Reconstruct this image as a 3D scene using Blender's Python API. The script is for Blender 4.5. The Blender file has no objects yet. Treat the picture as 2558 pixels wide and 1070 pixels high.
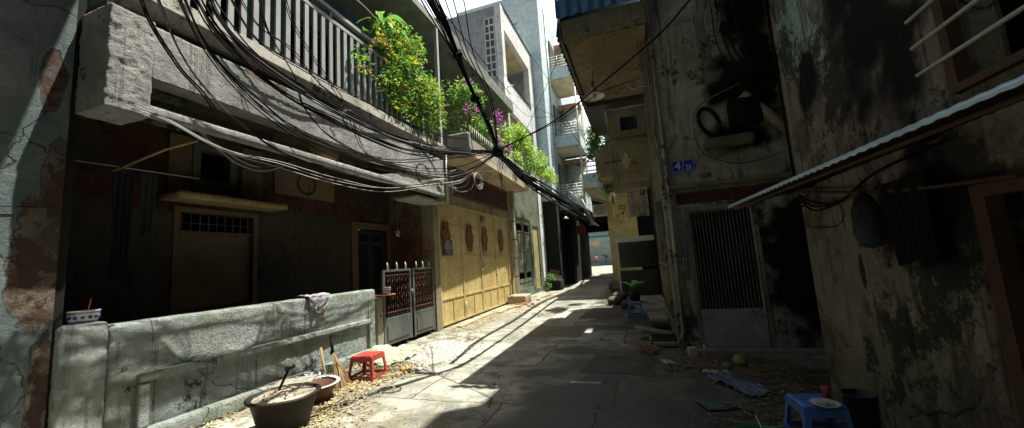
import bpy, bmesh, math, random
from mathutils import Vector, Matrix, noise
random.seed(11)
R = math.radians
scene = bpy.context.scene

# ---------------------------------------------------------------- camera
cam_d = bpy.data.cameras.new('camera'); cam = bpy.data.objects.new('camera', cam_d)
scene.collection.objects.link(cam); scene.camera = cam
def _v(px, py): return Vector((px-1279.0, -(py-535.0), -950.0))
_Y = _v(1600, 632).normalized(); _Z = _v(765, -7100).normalized(); _Z = (_Z-_Z.dot(_Y)*_Y).normalized(); _X = _Y.cross(_Z)
m = Matrix((_X, _Y, _Z)).to_4x4(); m.translation = Vector((0, 0, 1.5)); cam.matrix_world = m
cam_d.sensor_fit = 'HORIZONTAL'; cam_d.sensor_width = 36; cam_d.lens = 36*950/2558
cam_d.clip_start = .05; cam_d.clip_end = 1000
# ---------------------------------------------------------------- light
SUN = Vector((.28, .20, 1)).normalized()
w = bpy.data.worlds.new('World'); scene.world = w; w.use_nodes = True
nt = w.node_tree; nt.nodes.clear()
sk = nt.nodes.new('ShaderNodeTexSky'); sk.sky_type = 'NISHITA'; sk.sun_disc = False
sk.sun_elevation = math.asin(SUN.z); sk.sun_rotation = math.atan2(SUN.x, SUN.y)
sk.air_density = 1.0; sk.dust_density = 6.0; sk.ozone_density = 1.0
bg = nt.nodes.new('ShaderNodeBackground'); bg.inputs[1].default_value = .05
ou = nt.nodes.new('ShaderNodeOutputWorld')
# a bank of bright sunlit cloud low over the far end of the alley
tc = nt.nodes.new('ShaderNodeTexCoord'); dp = nt.nodes.new('ShaderNodeVectorMath'); dp.operation = 'DOT_PRODUCT'
nt.links.new(tc.outputs['Generated'], dp.inputs[0]); dp.inputs[1].default_value = Vector((-.25, .8, .55)).normalized()
nz = nt.nodes.new('ShaderNodeTexNoise'); nt.links.new(tc.outputs['Generated'], nz.inputs[0]); nz.inputs['Scale'].default_value = 5; nz.inputs['Detail'].default_value = 8
ad = nt.nodes.new('ShaderNodeMath'); ad.operation = 'MULTIPLY_ADD'; nt.links.new(nz.outputs[0], ad.inputs[0]); ad.inputs[1].default_value = .16; nt.links.new(dp.outputs['Value'], ad.inputs[2])
mr = nt.nodes.new('ShaderNodeMapRange'); nt.links.new(ad.outputs[0], mr.inputs[0]); mr.inputs[1].default_value = .93; mr.inputs[2].default_value = 1.03; mr.interpolation_type = 'SMOOTHSTEP'
mx = nt.nodes.new('ShaderNodeMix'); mx.data_type = 'RGBA'; nt.links.new(mr.outputs[0], mx.inputs[0]); nt.links.new(sk.outputs[0], mx.inputs[6]); mx.inputs[7].default_value = (13, 14, 15, 1)
nt.links.new(mx.outputs[2], bg.inputs[0]); nt.links.new(bg.outputs[0], ou.inputs[0])
sd = bpy.data.lights.new('sun', 'SUN'); sd.energy = 5.0; sd.angle = R(.5); sd.color = (1, .95, .84)
so = bpy.data.objects.new('sun', sd); scene.collection.objects.link(so)
so.rotation_euler = SUN.to_track_quat('Z', 'Y').to_euler(); so.location = (0, 0, 30)
scene.view_settings.view_transform = 'Standard'; scene.view_settings.look = 'None'
scene.view_settings.exposure = 1.22; scene.view_settings.gamma = 1.0

# ---------------------------------------------------------------- object helpers
COL = scene.collection
WORLD = {}
def tag(o, label=None, cat=None, group=None, kind=None):
    if label: o['label'] = label
    if cat: o['category'] = cat
    if group: o['group'] = group
    if kind: o['kind'] = kind
    return o
def thing(name, loc, label, cat, group=None):
    o = bpy.data.objects.new(name, None); COL.objects.link(o); o.location = loc
    o.empty_display_size = .1; WORLD[o] = Vector(loc)
    return tag(o, label, cat, group)
def copy_thing(src, delta, label=None, group=None):
    c = src.copy(); COL.objects.link(c); c.location = src.location + Vector(delta); WORLD[c] = WORLD[src]+Vector(delta)
    if label: c['label'] = label
    if group: c['group'] = group
    for ch in list(src.children):
        d = ch.copy(); COL.objects.link(d); d.parent = c
        for g in list(ch.children):
            e = g.copy(); COL.objects.link(e); e.parent = d
    return c
class MB:
    def __init__(s): s.v = []; s.f = []; s.sm = []
    def add(s, vs, fs, smooth=False):
        n = len(s.v); s.v += [Vector(p) for p in vs]; s.f += [tuple(i+n for i in f) for f in fs]; s.sm += [smooth]*len(fs); return s
    def box(s, x0, x1, y0, y1, z0, z1):
        if x0 > x1: x0, x1 = x1, x0
        if y0 > y1: y0, y1 = y1, y0
        if z0 > z1: z0, z1 = z1, z0
        return s.add([(x0,y0,z0),(x1,y0,z0),(x1,y1,z0),(x0,y1,z0),(x0,y0,z1),(x1,y0,z1),(x1,y1,z1),(x0,y1,z1)],
              [(0,3,2,1),(4,5,6,7),(0,1,5,4),(1,2,6,5),(2,3,7,6),(3,0,4,7)])
    def obox(s, c, sx, sy, sz, rot=(0,0,0)):
        from mathutils import Euler
        M = Euler(rot).to_matrix(); c = Vector(c)
        vs = [c + M @ Vector((a*sx/2, b*sy/2, d*sz/2)) for d in (-1,1) for a,b in ((-1,-1),(1,-1),(1,1),(-1,1))]
        return s.add(vs, [(0,3,2,1),(4,5,6,7),(0,1,5,4),(1,2,6,5),(2,3,7,6),(3,0,4,7)])
    def rough(s, x0, x1, y0, y1, z0, z1, cell=.05, amp=.01, freq=6, rnd=0.0, seed=0):
        # closed box with gridded faces, pushed in and out by noise; corners rounded by rnd
        nx = max(1, min(160, round((x1-x0)/cell))); ny = max(1, min(260, round((y1-y0)/cell))); nz = max(1, min(160, round((z1-z0)/cell)))
        idx = {}; vs = []; fs = []
        def vid(i, j, k):
            if (i,j,k) not in idx:
                p = Vector((x0+(x1-x0)*i/nx, y0+(y1-y0)*j/ny, z0+(z1-z0)*k/nz))
                if rnd:
                    c = Vector((min(max(p.x, x0+rnd), x1-rnd) if x1-x0 > 2*rnd else (x0+x1)/2, min(max(p.y, y0+rnd), y1-rnd), min(max(p.z, z0+rnd), z1-rnd) if z1-z0 > 2*rnd else (z0+z1)/2))
                    d = p-c
                    if d.length > rnd: p = c + d.normalized()*rnd
                n = noise.noise_vector(p*freq*.6+Vector((seed,0,0)))*amp*.45 + noise.noise_vector(p*freq*3.1+Vector((0,seed,0)))*amp*.38 + noise.noise_vector(p*freq*8)*amp*.3; n -= Vector((1,1,1))*0
                idx[(i,j,k)] = len(vs); vs.append(p+n)
            return idx[(i,j,k)]
        for i in range(nx):
            for j in range(ny):
                fs.append((vid(i,j,0), vid(i,j+1,0), vid(i+1,j+1,0), vid(i+1,j,0)))
                fs.append((vid(i,j,nz), vid(i+1,j,nz), vid(i+1,j+1,nz), vid(i,j+1,nz)))
        for i in range(nx):
            for k in range(nz):
                fs.append((vid(i,0,k), vid(i+1,0,k), vid(i+1,0,k+1), vid(i,0,k+1)))
                fs.append((vid(i,ny,k), vid(i,ny,k+1), vid(i+1,ny,k+1), vid(i+1,ny,k)))
        for j in range(ny):
            for k in range(nz):
                fs.append((vid(0,j,k), vid(0,j,k+1), vid(0,j+1,k+1), vid(0,j+1,k)))
                fs.append((vid(nx,j,k), vid(nx,j+1,k), vid(nx,j+1,k+1), vid(nx,j,k+1)))
        return s.add(vs, fs, True)
    def wall(s, axis, c0, c1, a0, a1, z0, z1, holes=()):
        # wall slab with rectangular openings. axis 'x': slab between x=c0..c1 running along y; 'y': the other way. holes: (a0,a1,z0,z1)
        A = sorted({a0, a1, *[h[0] for h in holes], *[h[1] for h in holes]}); Z = sorted({z0, z1, *[h[2] for h in holes], *[h[3] for h in holes]})
        A = [a for a in A if a0 <= a <= a1]; Z = [z for z in Z if z0 <= z <= z1]
        inside = lambda a, z: any(h[0] < a < h[1] and h[2] < z < h[3] for h in holes)
        solid = {(i, k): not inside((A[i]+A[i+1])/2, (Z[k]+Z[k+1])/2) for i in range(len(A)-1) for k in range(len(Z)-1)}
        P = (lambda c, a, z: (c, a, z)) if axis == 'x' else (lambda c, a, z: (a, c, z))
        def q(*p): s.add([P(*t) for t in p], [(0,1,2,3)])
        for (i, k), ok in solid.items():
            if not ok: continue
            b0, b1, y0, y1 = A[i], A[i+1], Z[k], Z[k+1]
            q((c0,b0,y0),(c0,b1,y0),(c0,b1,y1),(c0,b0,y1)); q((c1,b0,y0),(c1,b0,y1),(c1,b1,y1),(c1,b1,y0))
            if not solid.get((i-1,k)): q((c0,b0,y0),(c0,b0,y1),(c1,b0,y1),(c1,b0,y0))
            if not solid.get((i+1,k)): q((c0,b1,y0),(c1,b1,y0),(c1,b1,y1),(c0,b1,y1))
            if not solid.get((i,k-1)): q((c0,b0,y0),(c1,b0,y0),(c1,b1,y0),(c0,b1,y0))
            if not solid.get((i,k+1)): q((c0,b0,y1),(c0,b1,y1),(c1,b1,y1),(c1,b0,y1))
        return s
    def tube(s, pts, r, n=8, cap=True, r2=None):
        pts = [Vector(p) for p in pts]; rings = []; vs = []; fs = []
        up = Vector((0,0,1))
        for i, p in enumerate(pts):
            t = (pts[min(i+1, len(pts)-1)]-pts[max(i-1, 0)])
            t = t.normalized() if t.length > 1e-9 else Vector((0,0,1))
            a = t.cross(up)
            if a.length < .05: a = t.cross(Vector((1,0,0)))
            a.normalize(); b = t.cross(a)
            rr = r if r2 is None else r+(r2-r)*i/(len(pts)-1)
            if callable(r): rr = r(i/(len(pts)-1))
            rings.append(len(vs)); vs += [p+(a*math.cos(q*2*math.pi/n)+b*math.sin(q*2*math.pi/n))*rr for q in range(n)]
        for i in range(len(pts)-1):
            for q in range(n):
                fs.append((rings[i]+q, rings[i]+(q+1)%n, rings[i+1]+(q+1)%n, rings[i+1]+q))
        s.add(vs, fs, True)
        if cap:
            s.add([vs[q] for q in range(n)], [tuple(range(n))]); s.add([vs[rings[-1]+q] for q in range(n)], [tuple(reversed(range(n)))])
        return s
    def lathe(s, prof, c, n=24, axis='z', closed=False, M=None):
        c = Vector(c); vs = []; fs = []
        for (r, h) in prof:
            for q in range(n):
                a = q*2*math.pi/n; p = Vector((r*math.cos(a), r*math.sin(a), h))
                if axis == 'x': p = Vector((p.z, p.x, p.y))
                if axis == 'y': p = Vector((p.x, p.z, p.y))
                if M: p = M @ p
                vs.append(c+p)
        for i in range(len(prof)-1):
            for q in range(n): fs.append((i*n+q, i*n+(q+1)%n, (i+1)*n+(q+1)%n, (i+1)*n+q))
        return s.add(vs, fs, True)
    def prism(s, poly, axis, a, b):
        # poly in the two other axes (order x,y,z minus axis), extruded a..b
        def P(u, v, t): return (t,u,v) if axis == 'x' else (u,t,v) if axis == 'y' else (u,v,t)
        n = len(poly); vs = [P(u,v,a) for u,v in poly]+[P(u,v,b) for u,v in poly]
        fs = [tuple(range(n))[::-1], tuple(range(n, 2*n))]+[(i,(i+1)%n,(i+1)%n+n,i+n) for i in range(n)]
        return s.add(vs, fs)
    def build(s, name, mat, parent=None, bevel=0, origin=None, fix=True):
        me = bpy.data.meshes.new(name)
        if parent is not None: org = WORLD[parent]
        elif origin is not None: org = Vector(origin)
        else:
            xs = [p.x for p in s.v]; ys = [p.y for p in s.v]; zs = [p.z for p in s.v]
            org = Vector(((min(xs)+max(xs))/2, (min(ys)+max(ys))/2, min(zs)))
        me.from_pydata([p-org for p in s.v], [], s.f)
        for p, sm in zip(me.polygons, s.sm): p.use_smooth = sm
        bm = bmesh.new(); bm.from_mesh(me)
        if fix: bmesh.ops.remove_doubles(bm, verts=bm.verts, dist=1e-5); bmesh.ops.recalc_face_normals(bm, faces=bm.faces)
        bm.to_mesh(me); bm.free()
        me.materials.append(mat)
        o = bpy.data.objects.new(name, me); COL.objects.link(o)
        if parent is not None: o.parent = parent; WORLD[o] = org
        else: o.location = org; WORLD[o] = org
        if bevel:
            md = o.modifiers.new('bevel', 'BEVEL'); md.width = bevel; md.segments = 2; md.limit_method = 'ANGLE'
        return o
def spline(pts, n=10):
    pts = [Vector(p) for p in pts]; out = []
    P = [pts[0]*2-pts[1]]+pts+[pts[-1]*2-pts[-2]]
    for i in range(1, len(P)-2):
        for k in range(n):
            t = k/n; a, b, c, d = P[i-1], P[i], P[i+1], P[i+2]
            out.append(.5*((2*b)+(c-a)*t+(2*a-5*b+4*c-d)*t*t+(-a+3*b-3*c+d)*t**3))
    out.append(pts[-1]); return out

# ---------------------------------------------------------------- materials
def _nt(name):
    mt = bpy.data.materials.new(name); mt.use_nodes = True; t = mt.node_tree
    return mt, t, t.nodes['Principled BSDF']
class N:
    def __init__(s, t): s.t = t
    def new(s, k, **kw):
        n = s.t.nodes.new(k)
        for a, b in kw.items(): setattr(n, a, b)
        return n
    def link(s, a, b): s.t.links.new(a, b)
    def pos(s, scale=(1,1,1), loc=(0,0,0)):
        g = s.new('ShaderNodeNewGeometry'); mp = s.new('ShaderNodeMapping'); s.link(g.outputs['Position'], mp.inputs[0])
        mp.inputs['Scale'].default_value = scale; mp.inputs['Location'].default_value = loc; return mp.outputs[0]
    def noise(s, vec, scale, detail=6, rough=.6, dist=0):
        n = s.new('ShaderNodeTexNoise'); s.link(vec, n.inputs['Vector']); n.inputs['Scale'].default_value = scale
        n.inputs['Detail'].default_value = detail; n.inputs['Roughness'].default_value = rough; n.inputs['Distortion'].default_value = dist
        return n.outputs[0]
    def ramp(s, fac, a, b, c0=(0,0,0,1), c1=(1,1,1,1)):
        r = s.new('ShaderNodeMapRange'); s.link(fac, r.inputs[0]); r.inputs[1].default_value = a; r.inputs[2].default_value = b
        r.interpolation_type = 'SMOOTHSTEP'; return r.outputs[0]
    def math(s, op, a, b=None, c=None):
        n = s.new('ShaderNodeMath', operation=op)
        for i, x in enumerate((a, b, c)):
            if x is None: continue
            if isinstance(x, (int, float)): n.inputs[i].default_value = x
            else: s.link(x, n.inputs[i])
        return n.outputs[0]
    def mix(s, f, a, b):
        n = s.new('ShaderNodeMix', data_type='RGBA')
        if isinstance(f, (int, float)): n.inputs[0].default_value = f
        else: s.link(f, n.inputs[0])
        for i, x in ((6, a), (7, b)):
            if isinstance(x, tuple): n.inputs[i].default_value = (*x[:3], 1)
            else: s.link(x, n.inputs[i])
        return n.outputs[2]
    def bump(s, h, strength, dist, prev=None):
        n = s.new('ShaderNodeBump'); n.inputs['Strength'].default_value = strength; n.inputs['Distance'].default_value = dist
        s.link(h, n.inputs['Height'])
        if prev is not None: s.link(prev, n.inputs['Normal'])
        return n.outputs[0]
    def blob(s, centers, wob=.25, soft=.02, nscale=3.0):
        # 1 inside any of the wobbly ellipsoids ((x,y,z),(rx,ry,rz))
        base = s.pos(); res = None
        nz = s.new('ShaderNodeTexNoise'); s.link(base, nz.inputs['Vector']); nz.inputs['Scale'].default_value = nscale; nz.inputs['Detail'].default_value = 7
        for c, r in centers:
            sub = s.new('ShaderNodeVectorMath', operation='SUBTRACT'); s.link(base, sub.inputs[0]); sub.inputs[1].default_value = c
            dv = s.new('ShaderNodeVectorMath', operation='DIVIDE'); s.link(sub.outputs[0], dv.inputs[0]); dv.inputs[1].default_value = r
            ln = s.new('ShaderNodeVectorMath', operation='LENGTH'); s.link(dv.outputs[0], ln.inputs[0])
            d = s.math('ADD', ln.outputs['Value'], s.math('MULTIPLY', s.math('SUBTRACT', nz.outputs[0], .5), wob*6))
            mk = s.ramp(d, 1+soft, 1-soft)
            res = mk if res is None else s.math('MAXIMUM', res, mk)
        return res
def weathered(name, c1, c2, dark=(.02,.02,.017), seed=0, scale=1.0, stain=.5, streak=.5, bump=.35, rough=.92, peel=(), peelc=((.19,.10,.06),(.26,.2,.13)), moss=None, black=(), fine=38, bdist=.03, light=(), lightc=(.35,.45,.42), wob=.3, crack=0):
    mt, t, b = _nt(name); n = N(t); p = n.pos(loc=(seed*3.7, seed*1.3, seed*.7))
    big = n.noise(p, 1.1*scale, 10, .68); mid = n.noise(p, 5*scale, 10, .72, .3); fin = n.noise(p, fine, 5, .75)
    col = n.mix(n.ramp(big, .40, .60), c1, c2)
    col = n.mix(n.math('MULTIPLY', n.ramp(mid, .40, .62), .5), col, tuple(x*.55 for x in c1))
    col = n.mix(n.math('MULTIPLY', n.ramp(fin, .5, .68), .35), col, tuple(x*.45 for x in c2))
    if light:
        lm = n.math('MULTIPLY', n.blob(light, .4, .04, 5), n.ramp(n.noise(n.pos((3,3,1.1), (seed,2,1)), 3, 10, .75), .44, .48)); col = n.mix(lm, col, lightc)
    if moss:
        mm = n.ramp(n.noise(p, 1.7*scale, 10, .72), .5, .6); col = n.mix(n.math('MULTIPLY', mm, .7), col, moss)
    # runs of dirt: broad and narrow vertical streaks, broken up sideways
    st = n.noise(n.pos((5,5,.45), (seed,0,0)), 1.0*scale, 9, .7); st2 = n.noise(n.pos((17,17,.7), (seed,5,0)), 1.0*scale, 7, .7)
    sm = n.math('MULTIPLY', n.ramp(st, .70-.28*streak, .80-.12*streak), min(1, streak*1.4))
    sm2 = n.math('MULTIPLY', n.math('MULTIPLY', n.ramp(st2, .55, .66), n.ramp(big, .62, .45)), min(1, streak*1.2))
    col = n.mix(n.math('MAXIMUM', sm, sm2), col, dark)
    # mould: crisp specks that gather in clusters
    cl = n.noise(p, .9*scale, 4, .6); sp = n.noise(p, 7*scale, 10, .82)
    mo = n.ramp(n.math('ADD', sp, n.math('MULTIPLY', n.math('SUBTRACT', cl, .5), .9)), .66-.16*stain, .72-.14*stain)
    col = n.mix(n.math('MULTIPLY', mo, .92), col, dark)
    if black: col = n.mix(n.math('MULTIPLY', n.blob(black, .4, .35, 3), n.ramp(mid, .05, .42)), col, (.008,.008,.007))
    h = n.math('ADD', n.math('MULTIPLY', fin, .45), n.math('MULTIPLY', mid, 1.0))
    if crack:
        nz = n.new('ShaderNodeTexNoise'); n.link(p, nz.inputs['Vector']); nz.inputs['Scale'].default_value = 3; nz.inputs['Detail'].default_value = 8
        of = n.new('ShaderNodeVectorMath', operation='MULTIPLY_ADD'); n.link(nz.outputs['Color'], of.inputs[0]); of.inputs[1].default_value = (.35,.35,.35); n.link(p, of.inputs[2])
        vo = n.new('ShaderNodeTexVoronoi', feature='DISTANCE_TO_EDGE'); n.link(of.outputs[0], vo.inputs['Vector']); vo.inputs['Scale'].default_value = crack
        ck = n.math('MULTIPLY', n.ramp(vo.outputs['Distance'], .008, .001), n.ramp(big, .47, .53))
        col = n.mix(n.math('MULTIPLY', ck, .8), col, (.03,.03,.025)); h = n.math('SUBTRACT', h, n.math('MULTIPLY', ck, .8))
    if peel:
        pm = n.blob(peel, wob, .015, 4.5)
        inner = n.mix(n.ramp(n.noise(p, 6, 8, .75), .44, .56), peelc[0], peelc[1])
        inner = n.mix(n.ramp(n.noise(p, 3, 10, .8), .5, .6), inner, dark)
        core = n.math('MULTIPLY', n.blob([(c, tuple(x*.75 for x in r)) for c, r in peel], wob*1.4, .015, 7), n.ramp(n.noise(p, 4.5, 6, .6), .46, .49))
        inner = n.mix(core, inner, tuple(x*.8 for x in peelc[0]))
        rim = n.math('SUBTRACT', n.blob([(c, tuple(x*1.06 for x in r)) for c, r in peel], wob, .02, 4.5), pm)
        col = n.mix(pm, col, inner); col = n.mix(n.math('MULTIPLY', rim, .6), col, (.03,.028,.02))
        h = n.math('SUBTRACT', n.math('SUBTRACT', h, n.math('MULTIPLY', pm, 1.3)), n.math('MULTIPLY', core, .8))
    nm = n.bump(h, bump, bdist)
    n.link(col, b.inputs['Base Color']); n.link(nm, b.inputs['Normal']); b.inputs['Roughness'].default_value = rough
    b.inputs['Specular IOR Level'].default_value = .2
    return mt
def paint(name, c, rough=.5, metal=0, wear=.3, wearc=(.08,.045,.025), seed=0, bump=.08, wscale=6, alpha=None, spec=.4):
    mt, t, b = _nt(name); n = N(t); p = n.pos(loc=(seed, seed*2, 0))
    col = n.mix(n.ramp(n.noise(p, 2.5, 6), .3, .7), c, tuple(x*.72 for x in c))
    col = n.mix(n.math('MULTIPLY', n.ramp(n.noise(p, wscale, 10, .75), .68-.25*wear, .74-.1*wear), min(1, wear*2)), col, wearc)
    n.link(col, b.inputs['Base Color']); b.inputs['Roughness'].default_value = rough; b.inputs['Metallic'].default_value = metal
    b.inputs['Specular IOR Level'].default_value = spec
    n.link(n.bump(n.noise(p, 25, 5), bump, .02), b.inputs['Normal'])
    return mt
def leafmat(name, a, b_, c=None, trans=.35):
    mt, t, b = _nt(name); n = N(t)
    g = n.new('ShaderNodeNewGeometry'); rnd = g.outputs['Random Per Island']
    col = n.mix(n.ramp(rnd, .1, .9), a, b_)
    if c: col = n.mix(n.ramp(rnd, .8, .84), col, c)
    n.link(col, b.inputs['Base Color']); b.inputs['Roughness'].default_value = .55; b.inputs['Specular IOR Level'].default_value = .3
    tr = n.new('ShaderNodeBsdfTranslucent'); n.link(col, tr.inputs[0]); mx = n.new('ShaderNodeMixShader'); mx.inputs[0].default_value = trans
    n.link(b.outputs[0], mx.inputs[1]); n.link(tr.outputs[0], mx.inputs[2]); n.link(mx.outputs[0], t.nodes['Material Output'].inputs[0])
    return mt

GREY = weathered('grey_plaster', (.26,.27,.24), (.18,.19,.17), seed=1, stain=.35, streak=.4, bump=.6)
BEAM = weathered('rough_concrete', (.45,.46,.44), (.27,.28,.27), seed=2, stain=.3, streak=.5, bump=1.0, fine=50, bdist=.08, wob=.12, peel=[((-4.25,3.4,3.97),(.2,.3,.05)),((-4.25,5.3,3.99),(.2,.2,.04))], peelc=((.2,.13,.09),(.16,.13,.1)))
LOWWALL = weathered('low_wall_plaster', (.43,.48,.45), (.32,.38,.36), seed=3, stain=.3, streak=.6, bump=1.0, fine=34, moss=(.26,.29,.21), crack=1.3, bdist=.09)
LEDGE = weathered('ledge_concrete', (.36,.35,.31), (.22,.22,.2), seed=4, stain=.3, streak=.35, bump=.4)
TEALWALL = weathered('teal_plaster', (.19,.235,.23), (.085,.12,.12), dark=(.03,.05,.05), crack=1.1, seed=5, stain=.4, streak=.4, bump=.8,
    wob=.24, peel=[((-4.65,1.73,1.75),(.3,.16,.5)),((-4.65,1.80,2.3),(.3,.09,.5)),((-4.65,1.73,3.3),(.3,.075,.26)),((-4.65,1.80,.75),(.3,.08,.4))], peelc=((.075,.05,.037),(.15,.13,.1)))
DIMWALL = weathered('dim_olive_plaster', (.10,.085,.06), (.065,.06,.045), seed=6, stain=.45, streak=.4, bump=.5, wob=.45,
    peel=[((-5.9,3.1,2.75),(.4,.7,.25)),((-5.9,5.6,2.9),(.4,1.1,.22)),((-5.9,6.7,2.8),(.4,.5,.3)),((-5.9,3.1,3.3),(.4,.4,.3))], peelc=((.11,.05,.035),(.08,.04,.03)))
YELLOW = weathered('yellow_gate_paint', (.56,.45,.2), (.47,.37,.15), dark=(.12,.075,.035), seed=3, stain=.12, streak=.38, bump=.08, rough=.5)
YELLOW_D = paint('bronze_ornament_paint', (.20,.11,.035), .4, .2, .3, (.08,.04,.02), 4)
OCHRE = weathered('ochre_plaster', (.40,.33,.15), (.28,.23,.12), seed=8, stain=.25, streak=.45, bump=.3)
TAN = weathered('tan_soffit', (.30,.24,.15), (.19,.15,.095), dark=(.05,.04,.03), seed=9, stain=.45, streak=.1, bump=.5, moss=(.17,.12,.07))
SOFFIT = weathered('cream_soffit', (.6,.5,.34), (.4,.34,.22), seed=10, stain=.1, streak=.1, bump=.15)
MOULD = weathered('mouldy_wall', (.46,.455,.37), (.28,.28,.22), crack=.8, dark=(.028,.028,.022), seed=11, stain=.5, streak=.75, bump=.7,
    black=[((1.75,6.4,3.9),(.5,.4,.55)),((1.95,6.4,5.0),(.35,.4,1.0)),((1.6,6.4,3.15),(.55,.4,.25)),((2.2,6.4,1.2),(.55,.4,1.2))])
RWALL = weathered('peeling_wall', (.30,.275,.22), (.2,.195,.155), crack=.8, dark=(.03,.03,.024), seed=12, stain=.5, streak=.75, bump=.9, fine=30,
    light=[((1.64,4.0,3.9),(.4,.6,.75)),((1.64,3.1,3.4),(.4,.4,.45))], lightc=(.30,.42,.38),
    black=[((1.64,2.95,1.65),(.3,.4,.38)),((1.64,3.1,3.1),(.3,.45,.9)),((1.64,4.1,2.95),(.3,.2,.3))],
    peel=[((1.64,3.75,1.25),(.3,.03,.12)),((1.64,3.3,.85),(.3,.04,.14))], peelc=((.05,.035,.025),(.1,.07,.05)), moss=(.085,.06,.045))
WHITEW = weathered('pale_house_plaster', (.74,.76,.74), (.62,.65,.65), dark=(.1,.11,.1), seed=13, stain=.25, streak=.45, bump=.2)
BLUEW = weathered('pale_blue_plaster', (.60,.72,.75), (.5,.64,.68), dark=(.1,.15,.16), seed=14, stain=.2, streak=.35, bump=.15)
GREENW = weathered('green_grey_plaster', (.17,.2,.14), (.11,.14,.1), seed=15, stain=.4, streak=.5, bump=.3)
YPILLAR = weathered('yellow_house_plaster', (.42,.35,.16), (.32,.27,.13), seed=16, stain=.2, streak=.4, bump=.2)
CREAM = weathered('cream_plaster', (.5,.44,.27), (.4,.35,.22), seed=17, stain=.15, streak=.3, bump=.2)
DARKROOM = weathered('dark_shade_wall', (.018,.018,.016), (.012,.012,.011), seed=18, stain=.3, bump=.2)  # near-black colour stands in for the darkness of unlit rooms and recesses
CONC = weathered('concrete_block', (.36,.34,.3), (.25,.24,.21), seed=19, stain=.2, streak=.1, bump=.4)
PINKC = weathered('pinkish_block', (.46,.36,.27), (.36,.28,.21), seed=20, stain=.2, bump=.4)
BRICK = paint('fired_brick', (.42,.2,.1), .9, 0, .4, (.3,.25,.2), 5)
METALG = paint('grey_painted_metal', (.13,.14,.135), .5, .3, .3)
METALP = paint('pale_painted_metal', (.5,.5,.46), .5, .1, .25)
METALD = paint('dark_metal', (.03,.03,.03), .5, .5, .2)
BARS = paint('grey_green_slats', (.36,.37,.36), .55, .1, .25, (.15,.11,.08))
RUST = paint('rusty_steel', (.085,.045,.028), .8, .2, .5, (.08,.04,.02))
BROWNM = paint('brown_iron', (.12,.06,.045), .6, .2, .3)
WOODP = paint('faded_beige_shutter', (.17,.125,.07), .7, 0, .3, (.1,.07,.04))
DARKWOOD = paint('dark_door_wood', (.045,.05,.045), .5, 0, .2)
PIPEW = paint('off_white_pipe', (.55,.55,.5), .45, 0, .3, (.25,.24,.2))
BLACKR = paint('black_rubber', (.009,.009,.009), .8, 0, .1, (.02,.02,.02), spec=.12)
PALEWIRE = paint('grey_wire', (.4,.4,.37), .5, 0, .2)
REDP = paint('red_plastic', (.42,.06,.045), .35, 0, .12, (.3,.04,.03))
BLUEP = paint('blue_plastic', (.08,.2,.55), .35, 0, .1, (.04,.1,.3))
GREENP = paint('green_plastic', (.01,.14,.06), .35, 0, .1)
BLUESIGN = paint('blue_enamel', (.01,.03,.38), .3, 0, .1, (.02,.02,.1))
WHITEP = paint('white_enamel', (.7,.7,.67), .4, 0, .1, (.4,.4,.4))
BLUETIN = paint('blue_corrugated_tin', (.06,.2,.42), .5, .1, .4, (.28,.2,.08), 2)
AWNTIN = paint('pale_blue_corrugated_tin', (.5,.66,.78), .35, .3, .2, (.3,.32,.33), 8)
DARKLEAF = leafmat('rotting_leaf', (.2,.15,.07), (.1,.07,.035), (.3,.26,.08), .1)
DRIEDLEAF = leafmat('dried_leaf', (.42,.34,.18), (.2,.14,.075), (.45,.4,.2), .15)
LEAF = leafmat('green_leaf', (.07,.20,.03), (.15,.30,.04), (.5,.40,.03), .45)
LEAF2 = leafmat('bougainvillea_leaf', (.05,.15,.03), (.12,.24,.05), None, .4)
LEAF3 = leafmat('light_green_leaf', (.17,.36,.05), (.32,.5,.09), (.55,.55,.12), .5)
BIGLEAF = leafmat('broad_leaf', (.12,.32,.05), (.2,.42,.1), None, .4)
PETAL = leafmat('magenta_petal', (.32,.05,.28), (.5,.16,.46), None, .4)
STEM = paint('plant_stem', (.14,.1,.06), .8, 0, .2)
TERRA = paint('terracotta', (.3,.13,.07), .8, 0, .3)
CERAM = paint('white_ceramic', (.6,.62,.6), .25, 0, .1, (.3,.32,.35))
COBALT = paint('cobalt_glaze', (.03,.07,.25), .25, 0, .1)
STRAW = paint('straw', (.32,.22,.11), .9, 0, .3)
CLOTH_G = weathered('grey_white_cloth', (.5,.5,.5), (.25,.25,.3), seed=30, stain=.3, bump=.3)
SACK = weathered('woven_green_sack', (.42,.44,.33), (.3,.33,.24), seed=31, stain=.2, bump=.5)
GRAV = weathered('pale_rubble', (.55,.53,.48), (.36,.35,.31), seed=32, stain=.2, bump=.8)
BUCKETM = weathered('mortar_tub', (.022,.017,.013), (.02,.017,.012), seed=33, stain=.2, bump=.3, rough=.6)
MORTAR = weathered('dry_mortar', (.36,.34,.28), (.22,.21,.17), seed=34, stain=.3, bump=.9)
SKIN = paint('skin', (.4,.22,.15), .6, 0, 0)
PINKSHIRT = paint('pink_shirt', (.6,.2,.25), .8, 0, 0)
REDCLOTH = paint('red_lantern_cloth', (.6,.05,.02), .5, 0, .1)
JEANS = paint('blue_cloth', (.012,.022,.035), .9, 0, .1)
GLASSM = paint('dark_glass', (.02,.025,.03), .1, 0, 0, spec=.8)
GBLOCK = paint('glass_block', (.10,.12,.13), .15, 0, .1, (.2,.2,.2), spec=.8)
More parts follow.
